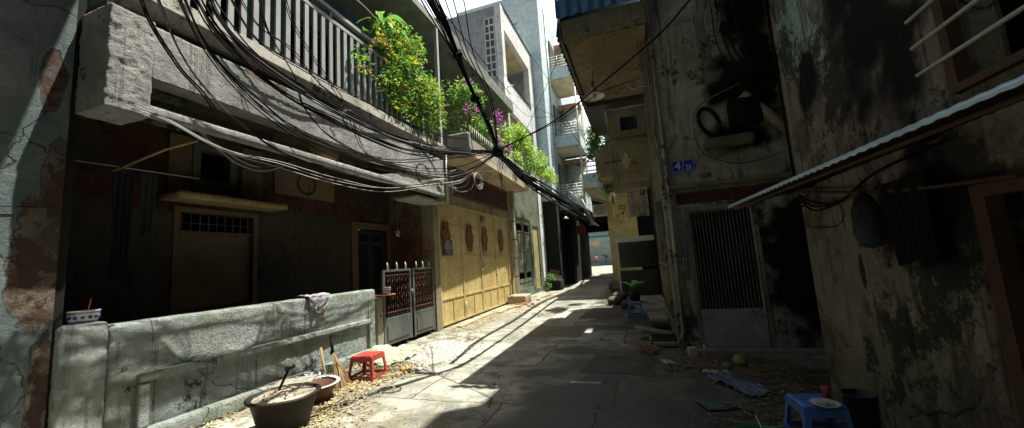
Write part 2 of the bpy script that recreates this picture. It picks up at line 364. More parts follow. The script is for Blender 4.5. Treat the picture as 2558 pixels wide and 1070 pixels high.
# ground
mt, t, b = _nt('alley_concrete'); n = N(t); p = n.pos()
big = n.noise(p, .55, 9, .62, .4); mid = n.noise(p, 3.2, 9, .7, .3); fin = n.noise(p, 45, 5, .75)
col = n.mix(n.ramp(big, .36, .62), (.19,.2,.17), (.39,.385,.33))
col = n.mix(n.math('MULTIPLY', n.ramp(mid, .42, .62), .7), col, (.12,.125,.1))
col = n.mix(n.math('MULTIPLY', n.ramp(n.noise(p, 9, 8, .8), .6, .72), .5), col, (.12,.115,.08))
damp_shade = n.blob([((.3,3.7,0),(1.9,2.0,1)),((.2,5.2,0),(1.6,1.2,1)),((-.8,4.2,0),(.8,.35,1)),((.3,3.6,0),(1.0,.5,1)),((-.6,8.4,0),(1.0,.35,1)),((0.2,9,0),(.7,1.2,1)),((-1.0,6.3,0),(.45,.3,1)),((-.9,14,0),(.6,5,1))], .4, .25, 1.6)  # damp patches, plus shade of the right foreground painted into the ground
damp_shade = n.math('MULTIPLY', damp_shade, .9); damp_shade = n.math('MAXIMUM', damp_shade, n.math('MULTIPLY', n.ramp(n.noise(n.pos((1,1,1),(7,3,0)), 1.1, 10, .7, .8), .56, .62), n.math('MULTIPLY', n.ramp(n.noise(n.pos(), .25, 2), .4, .6), .8)))
col = n.mix(damp_shade, col, (.03,.038,.036))
# dirt packed along the walls, greenish in the near left, speckle
edge = n.blob([((-4.4,5,0),(.9,7,1)),((.6,6,0),(1.2,1.6,1)),((-2.7,3.3,0),(.8,.6,1)),((-4.2,11,0),(.7,5,1))], .5, .4, 2.5)
col = n.mix(n.math('MULTIPLY', edge, n.math('MULTIPLY', n.ramp(mid, .4, .6), .75)), col, (.16,.145,.095))
col = n.mix(n.math('MULTIPLY', n.ramp(n.noise(p, 26, 8, .85), .56, .64), .55), col, (.06,.06,.05))
col = n.mix(n.math('MULTIPLY', n.ramp(n.noise(n.pos((1,1,1),(9,9,0)), 3.1, 12, .8, .6), .57, .62), .6), col, (.09,.1,.065))
# slab joints and cracks
br = n.new('ShaderNodeTexBrick'); n.link(n.pos((1,1,1),(.35,.3,0)), br.inputs['Vector'])
nz = n.new('ShaderNodeTexNoise'); n.link(p, nz.inputs['Vector']); nz.inputs['Scale'].default_value = 2.5; nz.inputs['Detail'].default_value = 6
off = n.new('ShaderNodeVectorMath', operation='MULTIPLY_ADD'); n.link(nz.outputs['Color'], off.inputs[0]); off.inputs[1].default_value = (.12,.12,0); n.link(n.pos((1,1,1),(.35,.3,0)), off.inputs[2])
n.link(off.outputs[0], br.inputs['Vector'])
br.inputs['Scale'].default_value = 1; br.inputs['Brick Width'].default_value = 2.3; br.inputs['Row Height'].default_value = 1.45; br.inputs['Mortar Size'].default_value = .012; br.inputs['Mortar Smooth'].default_value = .3
vo = n.new('ShaderNodeTexVoronoi', feature='DISTANCE_TO_EDGE'); n.link(off.outputs[0], vo.inputs['Vector']); vo.inputs['Scale'].default_value = .45
crack = n.math('MULTIPLY', n.ramp(vo.outputs['Distance'], .007, .001), n.ramp(mid, .5, .56))
j = n.math('MAXIMUM', n.math('MULTIPLY', br.outputs['Fac'], n.ramp(big, .35, .5)), crack)
col = n.mix(n.math('MULTIPLY', j, .85), col, (.04,.04,.032))
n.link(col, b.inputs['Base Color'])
ro = n.math('SUBTRACT', .95, n.math('MULTIPLY', damp_shade, .45)); n.link(ro, b.inputs['Roughness'])
h = n.math('SUBTRACT', n.math('ADD', n.math('MULTIPLY', mid, .8), n.math('MULTIPLY', fin, .22)), n.math('MULTIPLY', j, .8))
n.link(n.bump(h, .6, .03), b.inputs['Normal']); b.inputs['Specular IOR Level'].default_value = .3
GROUND = mt
CABLES = [
 ('a',0.008,[(-3.7,2.253,4.394),(-3.7,2.484,4.042),(-3.7,2.916,3.832),(-3.7,4.037,3.69),(-3.5,5.13,3.601),(-2.9,5.628,3.449),(-1.976,5.611,3.283)]),
 ('a',0.008,[(-3.726,2.249,4.391),(-3.665,2.432,4.008),(-3.716,2.909,3.822),(-3.669,3.976,3.647),(-3.507,5.092,3.578),(-2.927,5.584,3.433),(-2.017,5.563,3.268)]),
 ('a',0.008,[(-3.66,2.215,4.356),(-3.724,2.475,4.044),(-3.712,2.912,3.84),(-3.695,4.019,3.688),(-3.535,5.179,3.642),(-2.891,5.516,3.398),(-2.009,5.588,3.233)]),
 ('a',0.008,[(-3.663,2.258,4.347),(-3.663,2.457,3.993),(-3.665,2.917,3.795),(-3.717,4.089,3.654),(-3.529,5.179,3.576),(-2.913,5.683,3.387),(-2.01,5.607,3.252)]),
 ('a',0.008,[(-3.723,2.268,4.447),(-3.727,2.471,4.09),(-3.737,2.934,3.899),(-3.66,3.966,3.71),(-3.478,5.022,3.612),(-2.902,5.567,3.453),(-2.018,5.585,3.245)]),
 ('a',0.008,[(-3.72,2.289,4.421),(-3.721,2.517,4.054),(-3.736,2.994,3.867),(-3.661,4.075,3.658),(-3.488,5.177,3.548),(-2.9,5.766,3.428),(-1.968,5.614,3.285)]),
 ('a',0.008,[(-3.675,2.237,4.357),(-3.685,2.464,4.008),(-3.663,2.865,3.767),(-3.663,3.947,3.61),(-3.468,5.068,3.586),(-2.887,5.507,3.367),(-1.982,5.594,3.275)]),
 ('a',0.008,[(-3.739,2.288,4.438),(-3.675,2.509,4.088),(-3.696,2.961,3.862),(-3.686,4.106,3.757),(-3.478,5.167,3.619),(-2.938,5.817,3.54),(-1.991,5.612,3.266)]),
 ('a',0.008,[(-3.739,2.263,4.424),(-3.733,2.493,4.055),(-3.677,2.869,3.82),(-3.701,3.979,3.696),(-3.531,5.152,3.654),(-2.899,5.547,3.421),(-1.973,5.564,3.283)]),
 ('a',0.008,[(-3.7,2.156,4.24),(-3.7,2.431,3.904),(-3.75,3.056,3.649),(-3.75,3.944,3.553),(-3.6,5.267,3.479),(-2.9,5.621,3.378),(-1.969,5.581,3.276)]),
 ('a',0.008,[(-3.715,2.207,4.266),(-3.667,2.466,3.905),(-3.727,3.08,3.622),(-3.779,4.061,3.586),(-3.587,5.406,3.505),(-2.928,5.777,3.435),(-1.966,5.582,3.265)]),
 ('a',0.008,[(-3.665,2.112,4.19),(-3.714,2.415,3.88),(-3.788,3.06,3.671),(-3.726,3.93,3.508),(-3.627,5.306,3.441),(-2.894,5.574,3.347),(-1.962,5.567,3.269)]),
 ('a',0.008,[(-3.716,2.183,4.228),(-3.692,2.458,3.899),(-3.765,3.11,3.639),(-3.74,3.94,3.529),(-3.608,5.383,3.443),(-2.917,5.689,3.335),(-2.009,5.592,3.272)]),
 ('a',0.008,[(-3.728,2.197,4.285),(-3.661,2.397,3.865),(-3.765,3.104,3.682),(-3.772,3.954,3.592),(-3.578,5.317,3.48),(-2.916,5.637,3.425),(-1.973,5.601,3.263)]),
 ('a',0.008,[(-3.732,2.208,4.325),(-3.73,2.468,3.965),(-3.767,3.096,3.669),(-3.731,4.029,3.595),(-3.57,5.359,3.501),(-2.884,5.781,3.449),(-1.99,5.569,3.281)]),
 ('a',0.007,[(-3.7,2.032,4.15),(-3.8,2.409,3.729),(-3.9,2.985,3.429),(-3.9,3.631,3.25),(-3.9,4.657,3.201),(-3.5,5.568,3.132),(-2.8,5.841,3.09),(-1.96,5.602,3.285)]),
 ('a',0.007,[(-3.693,2.069,4.171),(-3.767,2.407,3.725),(-3.868,2.996,3.431),(-3.889,3.687,3.306),(-3.887,4.703,3.202),(-3.49,5.646,3.134),(-2.769,5.9,3.091),(-1.98,5.602,3.266)]),
 ('a',0.007,[(-3.683,2.021,4.112),(-3.792,2.408,3.679),(-3.934,3.002,3.407),(-3.884,3.639,3.169),(-3.874,4.592,3.082),(-3.472,5.531,3.084),(-2.839,5.943,3.03),(-1.991,5.569,3.252)]),
 ('a',0.007,[(-3.709,2.074,4.171),(-3.807,2.449,3.75),(-3.871,3.029,3.401),(-3.877,3.648,3.211),(-3.926,4.786,3.205),(-3.465,5.55,3.055),(-2.807,5.948,3.054),(-2.001,5.597,3.245)]),
 ('a',0.007,[(-3.667,2.005,4.169),(-3.833,2.416,3.772),(-3.933,3.036,3.521),(-3.886,3.6,3.267),(-3.931,4.737,3.291),(-3.461,5.492,3.186),(-2.773,5.741,3.158),(-2.002,5.594,3.27)]),
 ('a',0.007,[(-3.683,2.059,4.215),(-3.826,2.438,3.778),(-3.914,3.022,3.514),(-3.891,3.666,3.28),(-3.926,4.757,3.254),(-3.464,5.586,3.161),(-2.835,6.1,3.178),(-1.98,5.611,3.236)]),
 ('a',0.007,[(-3.8,1.942,4.078),(-3.9,2.231,3.659),(-3.95,2.556,3.367),(-4.0,2.974,3.149),(-4.0,3.486,3.003),(-4.0,4.431,2.968),(-4.05,5.891,3.033),(-4.1,7.682,3.414)]),
 ('a',0.007,[(-3.837,1.983,4.106),(-3.909,2.247,3.65),(-3.953,2.566,3.362),(-4.029,3.012,3.153),(-3.981,3.478,2.971),(-4.016,4.481,2.977),(-4.051,5.953,2.999),(-4.126,7.882,3.42)]),
 ('a',0.007,[(-3.838,1.969,4.097),(-3.929,2.252,3.663),(-3.967,2.561,3.376),(-3.989,2.971,3.146),(-3.986,3.47,2.995),(-3.965,4.407,2.931),(-4.047,5.885,3.03),(-4.071,7.664,3.403)]),
 ('b',0.009,[(-3.9,1.882,4.066),(-3.9,1.993,3.797),(-3.9,2.153,3.578),(-4.0,2.312,3.513),(-4.05,2.506,3.41),(-4.1,2.669,3.29)]),
 ('b',0.009,[(-3.885,1.883,4.077),(-3.917,2.019,3.821),(-3.898,2.161,3.603),(-4.034,2.35,3.544),(-4.056,2.522,3.439),(-4.072,2.673,3.303)]),
 ('b',0.007,[(-4.1,2.74,4.792),(-4.1,3.124,4.363),(-4.1,3.816,4.305),(-4.1,4.922,4.331),(-4.1,7.316,4.448),(-3.6,8.783,4.629)]),
 ('b',0.007,[(-4.113,2.738,4.819),(-4.131,3.123,4.389),(-4.064,3.763,4.306),(-4.096,4.867,4.326),(-4.111,7.267,4.481),(-3.597,8.719,4.65)]),
 ('b',0.007,[(-4.088,2.715,4.764),(-4.094,3.108,4.344),(-4.085,3.776,4.262),(-4.104,4.913,4.304),(-4.115,7.281,4.438),(-3.623,8.745,4.618)]),
 ('b',0.006,[(-3.9,3.27,5.115),(-3.9,3.446,4.686),(-3.9,3.825,4.332),(-3.9,4.336,3.899),(-3.9,4.706,3.359),(-3.9,5.136,3.336)]),
 ('b',0.006,[(-3.881,3.277,5.123),(-3.877,3.451,4.703),(-3.94,3.886,4.395),(-3.881,4.385,3.924),(-3.913,4.775,3.369),(-3.94,5.238,3.368)]),
 ('b',0.007,[(-3.8,2.884,4.802),(-3.8,3.013,4.344),(-3.8,3.389,3.935),(-3.8,3.537,3.579),(-3.8,4.066,3.317),(-3.4,4.76,3.138),(-1.965,5.566,3.285)]),
 ('b',0.007,[(-3.805,2.92,4.795),(-3.794,3.037,4.317),(-3.817,3.436,3.917),(-3.77,3.531,3.555),(-3.821,4.128,3.299),(-3.37,4.743,3.094),(-1.995,5.611,3.237)]),
 ('b',0.006,[(-3.9,2.668,4.677),(-3.9,2.969,4.394),(-3.9,3.39,4.328),(-3.9,3.892,4.075),(-3.9,4.721,3.945)]),
 ('b',0.006,[(-3.88,2.684,4.659),(-3.881,3.01,4.37),(-3.89,3.44,4.34),(-3.926,3.956,4.072),(-3.87,4.718,3.877)]),
 ('w',0.005,[(-4.12,2.009,3.097),(-4.12,2.283,3.051),(-4.12,2.804,2.893),(-4.12,3.478,2.891),(-4.12,4.324,2.844),(-4.1,5.488,2.914),(-4.0,6.962,3.229),(-3.8,7.906,3.462),(-3.5,7.947,3.668)]),
 ('w',0.005,[(-4.14,2.039,3.134),(-4.133,2.301,3.058),(-4.129,2.845,2.904),(-4.121,3.503,2.92),(-4.092,4.339,2.879),(-4.072,5.537,2.916),(-3.984,7.075,3.246),(-3.767,7.966,3.47),(-3.526,8.096,3.756)]),
 ('w',0.005,[(-4.131,2.014,3.069),(-4.109,2.277,3.032),(-4.128,2.799,2.885),(-4.137,3.492,2.851),(-4.147,4.373,2.807),(-4.063,5.453,2.838),(-3.996,6.966,3.186),(-3.825,7.961,3.411),(-3.534,8.072,3.64)]),
 ('w',0.006,[(-4.0,7.514,3.573),(-4.0,8.352,3.834),(-4.0,8.856,3.77),(-4.0,8.656,3.503),(-4.0,8.081,3.326),(-4.0,7.642,3.328)]),
 ('w',0.006,[(-4.0,7.842,3.382),(-4.0,8.075,3.267),(-4.0,8.515,3.295),(-4.0,8.967,3.471),(-4.0,9.204,3.729)]),
 ('w',0.006,[(-3.98,7.821,3.38),(-4.019,8.128,3.288),(-3.98,8.44,3.287),(-4.0,8.989,3.472),(-4.033,9.271,3.741)]),
 ('w',0.006,[(-4.1,6.658,3.23),(-3.9,7.314,3.384),(-3.5,7.496,3.455),(-2.9,6.985,3.381),(-2.004,5.586,3.272)]),
 ('w',0.006,[(-4.125,6.531,3.162),(-3.901,7.228,3.377),(-3.478,7.256,3.361),(-2.882,6.729,3.331),(-1.999,5.582,3.265)]),
 ('w',0.006,[(-4.079,6.594,3.233),(-3.904,7.323,3.409),(-3.532,7.508,3.495),(-2.89,6.979,3.451),(-2.016,5.6,3.28)]),
 ('B',0.011,[(-2.257,2.209,5.906),(-2.16,4.003,4.984),(-2.154,4.49,4.603),(-2.159,5.005,4.099),(-2.077,5.297,3.696),(-2.016,5.601,3.273),(-1.907,6.102,3.01),(-1.917,7.511,2.967),(-1.999,10.605,3.117),(-2.149,14.608,3.218),(-2.236,20.483,3.209),(-2.561,25.996,3.758)]),
 ('B',0.011,[(-2.401,2.191,5.872),(-2.218,4.011,4.845),(-2.163,4.485,4.517),(-2.099,4.982,4.029),(-2.029,5.316,3.621),(-1.972,5.589,3.261),(-1.868,6.093,3.034),(-1.896,7.5,3.008),(-1.984,10.597,3.199),(-2.178,14.599,3.345),(-2.279,20.508,3.231),(-2.632,26.004,3.725)]),
 ('B',0.011,[(-2.305,2.205,5.872),(-2.149,4.017,4.889),(-2.148,4.488,4.566),(-2.116,4.987,4.081),(-2.048,5.312,3.671),(-1.997,5.6,3.275),(-1.895,6.098,3.026),(-1.916,7.503,2.994),(-2.018,10.602,3.144),(-2.174,14.608,3.259),(-2.253,20.508,3.24),(-2.584,25.994,3.763)]),
 ('B',0.011,[(-2.371,2.201,5.905),(-2.221,4.019,4.896),(-2.186,4.494,4.54),(-2.134,4.99,4.038),(-2.055,5.307,3.627),(-1.985,5.589,3.255),(-1.874,6.1,3.018),(-1.894,7.5,2.992),(-1.981,10.601,3.15),(-2.154,14.601,3.341),(-2.256,20.497,3.245),(-2.607,26.001,3.712)]),
 ('B',0.011,[(-2.372,2.192,5.825),(-2.18,4.018,4.825),(-2.155,4.479,4.507),(-2.105,4.98,4.007),(-2.012,5.302,3.632),(-1.969,5.58,3.272),(-1.865,6.112,3.039),(-1.897,7.512,3.014),(-2.01,10.61,3.234),(-2.189,14.594,3.36),(-2.293,20.507,3.283),(-2.643,25.987,3.716)]),
 ('B',0.011,[(-2.348,2.198,5.888),(-2.188,4.018,4.897),(-2.169,4.492,4.55),(-2.12,4.991,4.051),(-2.054,5.311,3.645),(-1.989,5.588,3.264),(-1.882,6.1,3.023),(-1.904,7.5,2.991),(-1.997,10.601,3.192),(-2.167,14.602,3.301),(-2.254,20.502,3.251),(-2.601,26.001,3.786)]),
 ('B',0.011,[(-2.471,2.214,5.864),(-2.317,4.016,4.851),(-2.202,4.493,4.475),(-2.094,4.99,3.979),(-2.008,5.311,3.581),(-1.952,5.594,3.25),(-1.84,6.09,3.021),(-1.875,7.493,3.021),(-1.969,10.589,3.149),(-2.146,14.596,3.406),(-2.303,20.511,3.316),(-2.652,26.012,3.795)]),
 ('B',0.011,[(-2.346,2.201,5.915),(-2.205,4.017,4.915),(-2.182,4.488,4.558),(-2.137,4.988,4.054),(-2.07,5.31,3.642),(-1.995,5.592,3.259),(-1.884,6.099,3.017),(-1.899,7.499,2.985),(-1.988,10.602,3.124),(-2.152,14.602,3.261),(-2.242,20.499,3.241),(-2.591,26.002,3.754)]),
 ('B',0.011,[(-2.342,2.2,5.895),(-2.191,4.02,4.903),(-2.173,4.489,4.555),(-2.124,4.989,4.055),(-2.058,5.31,3.646),(-1.992,5.589,3.262),(-1.882,6.1,3.022),(-1.903,7.5,2.989),(-1.994,10.599,3.089),(-2.165,14.599,3.301),(-2.251,20.5,3.22),(-2.599,26.001,3.747)]),
 ('B',0.011,[(-2.44,2.21,5.864),(-2.227,4.038,4.807),(-2.2,4.487,4.494),(-2.116,4.978,3.99),(-2.011,5.32,3.604),(-1.962,5.601,3.248),(-1.856,6.117,3.039),(-1.886,7.489,3.017),(-1.99,10.603,3.222),(-2.189,14.594,3.326),(-2.299,20.496,3.307),(-2.655,25.988,3.785)]),
 ('B',0.008,[(-2.332,2.199,5.873),(-2.168,4.016,4.897),(-2.157,4.485,4.552),(-2.111,4.993,4.06),(-2.055,5.311,3.66),(-1.995,5.584,3.269),(-1.885,6.102,3.029),(-1.909,7.506,2.995),(-2.008,10.606,3.115),(-2.174,14.605,3.316),(-2.261,20.499,3.197),(-2.595,26.002,3.687)]),
 ('B',0.008,[(-2.428,2.213,5.829),(-2.2,4.013,4.794),(-2.166,4.494,4.485),(-2.083,4.985,4.001),(-1.994,5.298,3.636),(-1.958,5.573,3.266),(-1.856,6.113,3.043),(-1.888,7.491,3.021),(-1.992,10.604,3.171),(-2.192,14.613,3.429),(-2.301,20.484,3.237),(-2.659,26.009,3.78)]),
 ('B',0.008,[(-2.357,2.199,5.912),(-2.212,4.021,4.906),(-2.185,4.49,4.552),(-2.136,4.99,4.048),(-2.064,5.309,3.632),(-1.992,5.593,3.256),(-1.879,6.101,3.016),(-1.897,7.498,2.987),(-1.984,10.602,3.163),(-2.152,14.6,3.361),(-2.243,20.498,3.216),(-2.595,26.0,3.737)]),
 ('B',0.008,[(-2.35,2.202,5.878),(-2.186,4.02,4.883),(-2.164,4.492,4.545),(-2.115,4.99,4.054),(-2.047,5.307,3.642),(-1.987,5.591,3.266),(-1.879,6.102,3.027),(-1.901,7.499,2.997),(-1.999,10.602,3.092),(-2.172,14.597,3.34),(-2.26,20.504,3.286),(-2.609,26.0,3.685)]),
 ('B',0.008,[(-2.39,2.205,5.858),(-2.218,4.027,4.845),(-2.168,4.494,4.515),(-2.108,4.99,4.02),(-2.029,5.32,3.62),(-1.972,5.599,3.263),(-1.863,6.1,3.028),(-1.886,7.498,3.002),(-1.993,10.604,3.137),(-2.171,14.591,3.357),(-2.268,20.51,3.245),(-2.629,26.0,3.707)]),
 ('B',0.008,[(-2.446,2.197,5.894),(-2.261,4.009,4.825),(-2.192,4.502,4.492),(-2.099,4.991,3.997),(-2.022,5.328,3.594),(-1.961,5.603,3.253),(-1.85,6.087,3.022),(-1.879,7.485,3.011),(-1.971,10.592,3.153),(-2.164,14.6,3.376),(-2.266,20.518,3.285),(-2.652,25.986,3.81)]),
 ('B',0.008,[(-2.1,3.939,5.145),(-2.1,4.186,4.983),(-2.1,4.686,4.515),(-2.1,5.533,4.131),(-1.99,5.59,3.26)]),
 ('B',0.008,[(-2.0,3.963,5.131),(-2.0,4.22,4.976),(-2.0,4.599,4.444),(-2.0,5.358,4.041),(-1.99,5.59,3.26)]),
 ('B',0.008,[(-1.95,4.164,5.265),(-1.95,4.446,5.115),(-1.95,4.668,4.468),(-1.95,5.331,4.02),(-1.99,5.59,3.26)]),
 ('E',0.0095,[(0.644,3.2,3.558),(0.355,3.7,3.533),(-0.342,4.4,3.43),(-0.945,4.9,3.33),(-2,5.6,3.28)]),
 ('E',0.006,[(0.291,6.3,4.324),(-0.344,6.0,4.078),(-0.987,5.8,3.676),(-2,5.6,3.3)]),
 ('T',0.006,[(-0.755,9.0,8.078),(-1.386,9.0,6.63),(-2.113,9.0,5.3),(-2.778,9.0,4.205)]),
 ('T',0.006,[(-3.026,9.0,8.777),(-2.398,9.0,7.217),(-1.572,9.0,5.612),(-1.345,9.0,4.739),(-0.885,9.0,4.455)]),
 ('T',0.005,[(-2.325,8.0,5.255),(-1.878,8.0,4.878),(-1.362,8.0,4.501),(-0.977,8.0,3.894)]),
 ('T',0.005,[(-2.785,9.0,5.65),(-2.336,9.0,5.132),(-1.528,9.0,4.927),(-1.169,9.0,4.505),(-0.651,9.0,3.923)]),
 ('B',0.012,[(-2.058,6.1,3.203),(-2.33,8.0,3.27),(-2.349,10.0,3.224),(-2.613,14.0,3.357),(-2.504,17.0,3.235),(-2.208,20.0,3.17)]),
 ('B',0.012,[(-2.033,6.1,3.243),(-2.281,8.0,3.355),(-2.271,10.0,3.317),(-2.464,14.0,3.511),(-2.332,17.0,3.442),(-2.13,20.0,3.168)]),
 ('B',0.012,[(-2.038,6.1,3.238),(-2.276,8.0,3.331),(-2.344,10.0,3.288),(-2.512,14.0,3.42),(-2.385,17.0,3.337),(-2.118,20.0,3.263)]),
 ('B',0.012,[(-2.044,6.1,3.263),(-2.231,8.0,3.352),(-2.263,10.0,3.423),(-2.46,14.0,3.549),(-2.273,17.0,3.488),(-2.103,20.0,3.326)]),
 ('B',0.012,[(-1.999,6.1,3.262),(-2.222,8.0,3.368),(-2.227,10.0,3.48),(-2.358,14.0,3.644),(-2.206,17.0,3.573),(-2.078,20.0,3.431)]),
 ('B',0.012,[(-2.008,6.1,3.264),(-2.258,8.0,3.346),(-2.269,10.0,3.436),(-2.422,14.0,3.593),(-2.246,17.0,3.593),(-2.048,20.0,3.344)]),
 ('B',0.012,[(-2.056,6.1,3.26),(-2.277,8.0,3.291),(-2.326,10.0,3.351),(-2.478,14.0,3.412),(-2.361,17.0,3.393),(-2.11,20.0,3.228)]),
 ('B',0.012,[(-2.039,6.1,3.262),(-2.292,8.0,3.326),(-2.346,10.0,3.307),(-2.498,14.0,3.398),(-2.413,17.0,3.397),(-2.128,20.0,3.131)]),
 ('B',0.012,[(-2.058,6.1,3.221),(-2.307,8.0,3.283),(-2.315,10.0,3.274),(-2.576,14.0,3.378),(-2.458,17.0,3.313),(-2.182,20.0,3.179)]),
 ('B',0.012,[(-2.018,6.1,3.26),(-2.23,8.0,3.387),(-2.277,10.0,3.418),(-2.471,14.0,3.532),(-2.258,17.0,3.451),(-2.129,20.0,3.246)]),
 ('B',0.012,[(-2.007,6.1,3.257),(-2.216,8.0,3.43),(-2.228,10.0,3.483),(-2.382,14.0,3.657),(-2.186,17.0,3.633),(-2.01,20.0,3.416)]),
 ('B',0.012,[(-2.032,6.1,3.266),(-2.236,8.0,3.403),(-2.244,10.0,3.396),(-2.443,14.0,3.648),(-2.263,17.0,3.565),(-2.138,20.0,3.364)]),
 ('B',0.012,[(-2.033,6.1,3.261),(-2.287,8.0,3.358),(-2.284,10.0,3.348),(-2.517,14.0,3.465),(-2.332,17.0,3.452),(-2.086,20.0,3.238)]),
 ('B',0.012,[(-2.05,6.1,3.241),(-2.294,8.0,3.242),(-2.405,10.0,3.237),(-2.588,14.0,3.308),(-2.482,17.0,3.235),(-2.268,20.0,3.126)]),
 ('B',0.012,[(-2.014,6.1,3.245),(-2.261,8.0,3.367),(-2.293,10.0,3.333),(-2.47,14.0,3.519),(-2.296,17.0,3.394),(-2.124,20.0,3.166)]),
 ('B',0.012,[(-2.034,6.1,3.26),(-2.226,8.0,3.392),(-2.242,10.0,3.509),(-2.35,14.0,3.688),(-2.181,17.0,3.544),(-2.065,20.0,3.356)]),
 ('P',0.009,[(0.229,6.3,5.579),(0.323,6.3,4.628),(0.351,6.3,3.598),(0.433,6.3,2.798),(0.539,6.3,1.657),(0.517,6.3,1.055)]),
 ('P',0.009,[(0.295,6.3,5.56),(0.365,6.3,4.618),(0.392,6.3,3.591),(0.473,6.3,2.792),(0.578,6.3,1.654),(0.555,6.3,1.053)]),
 ('P',0.009,[(0.36,6.3,5.541),(0.408,6.3,4.608),(0.434,6.3,3.583),(0.514,6.3,2.786),(0.617,6.3,1.65),(0.594,6.3,1.051)]),
 ('P',0.009,[(0.424,6.3,5.522),(0.45,6.3,4.598),(0.475,6.3,3.575),(0.554,6.3,2.78),(0.656,6.3,1.647),(0.632,6.3,1.049)]),
]

# ================================================================ SETTING
g = MB(); g.add([(-120,-60,0),(120,-60,0),(120,160,0),(-120,160,0)], [(0,1,2,3)])
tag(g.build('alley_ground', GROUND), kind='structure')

# ================================================================ LEFT SIDE
# -- neighbouring house at far left
t = thing('house', (-5.5, -2, 0), 'teal plastered house wall with peeled brick patches at the far left edge', 'house')
m = MB(); m.box(-9, -4.65, -14, 1.84, 0, 13); m.build('wall', TEALWALL, t)
m = MB(); m.box(-4.65, -3.25, -14, 1.68, 6.9, 7.05); m.box(-4.3, -3.3, 1.95, 2.38, 6.9, 7.0); m.build('eave', LEDGE, t)  # second strip is unseen, added only to narrow the sun streak on the wall
m = MB(); m.tube(spline([(-4.63,-.2,2.2),(-4.63,.8,2.17),(-4.63,1.4,2.18),(-4.63,1.8,2.21)],6), .004, 5); m.build('wire', BLACKR, t)
m = MB(); m.tube([(-4.6,1.22,0),(-4.6,1.22,6.8)], .03, 8); m.build('drain_pipe', METALD, t)

t = thing('added_rear_house', (-1, -13, 0), 'unseen house added behind the viewer to block sky light', 'house')  # out of view, added to cut the sky light from behind
m = MB(); m.box(-9,6,-14.5,-14,0,14); m.build('wall', GREY, t)
m = MB(); m.box(-3.2,-1.9,-14,-13.96,0,2.2); m.build('door', DARKWOOD, t)
# -- balcony house (house 1)
H1 = thing('balcony_house', (-5.3, 5, 0), 'old house with rough concrete balcony beam over a dark open front room', 'house')
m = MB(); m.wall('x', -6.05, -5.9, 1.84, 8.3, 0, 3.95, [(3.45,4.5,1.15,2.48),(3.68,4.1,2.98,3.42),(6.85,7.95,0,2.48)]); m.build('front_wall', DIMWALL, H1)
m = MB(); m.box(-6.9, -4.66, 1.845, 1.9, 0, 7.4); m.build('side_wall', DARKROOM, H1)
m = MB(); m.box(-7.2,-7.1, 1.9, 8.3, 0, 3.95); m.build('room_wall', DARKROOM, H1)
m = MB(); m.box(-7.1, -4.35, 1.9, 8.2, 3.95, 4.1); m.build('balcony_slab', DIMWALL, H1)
m = MB(); m.box(-5.9, -4.75, 1.9, 8.0, 0, .06); m.build('yard_floor', DARKROOM, H1)
m = MB(); m.box(-6.6, -4.9, 8.05, 8.24, 0, 3.95); m.build('return_wall', weathered('peeling_return_wall', (.22,.18,.11), (.14,.11,.075), seed=41, stain=.4, streak=.4, peel=[((-5.5,8.05,1.6),(.5,.3,1.25)),((-4.95,8.05,2.0),(.17,.3,.3))], peelc=((.13,.06,.035),(.2,.11,.07))), H1)
# balcony beam with the slot under it
m = MB(); m.rough(-4.45, -4.25, 2.2, 7.95, 3.46, 4.0, .024, .012, 6); m.build('balcony_beam', BEAM, H1)
m = MB(); m.rough(-4.37, -4.25, 2.15, 7.95, 3.1, 3.2, .035, .007, 7, .02); m.build('lower_beam', BEAM, H1)
m = MB(); m.rough(-4.66, -4.22, 1.87, 2.2, 3.06, 4.02, .013, .018, 6, .012, 5); m.build('corner_block', BEAM, H1)
m = MB(); m.prism([(5.6,3.2),(7.95,3.2),(7.95,3.46),(6.6,3.46)], 'x', -4.42, -4.29); m.build('slot_infill', LEDGE, H1)
m = MB(); m.rough(-4.5, -4.27, 7.7, 7.98, 3.1, 4.0, .05, .008, 6, .02); m.build('beam_end', BEAM, H1)
m = MB(); m.rough(-4.95, -4.33, 6.9, 8.15, 2.98, 3.05, .05, .008, 4, .02); m.build('door_canopy', LEDGE, H1)
# sloped ledge above
m = MB(); m.prism([(-4.55,4.1),(-4.3,4.1),(-4.2,4.22),(-4.24,4.40),(-4.55,4.45)], 'y', 2.0, 8.1); m.build('balcony_ledge', LEDGE, H1, .01)
m = MB(); m.wall('x', -6.0, -5.85, 1.9, 8.3, 4.1, 7.5, [(3.0,4.2,4.2,6.6),(5.0,6.3,4.9,6.5)]); m.build('upper_wall', weathered('upper_teal_wall', (.1,.19,.19), (.06,.11,.12), seed=44, stain=.3), H1)
m = MB(); m.box(-7.1,-7.0,1.9,8.3,4.1,7.5); m.build('upper_room_wall', DARKROOM, H1)
m = MB(); m.box(-6.9, -4.3, 2.1, 8.2, 7.5, 7.68); m.build('roof_slab', LEDGE, H1)
m = MB(); m.box(-7.1, -4.9, 8.2, 8.32, 4.1, 7.5); m.build('upper_end_wall', weathered('grey_end_wall', (.3,.31,.3), (.24,.25,.24), seed=45, stain=.2), H1)
m = MB(); m.box(-4.36,-4.28,7.95,8.03,4.4,7.5); m.build('balcony_post', METALP, H1)
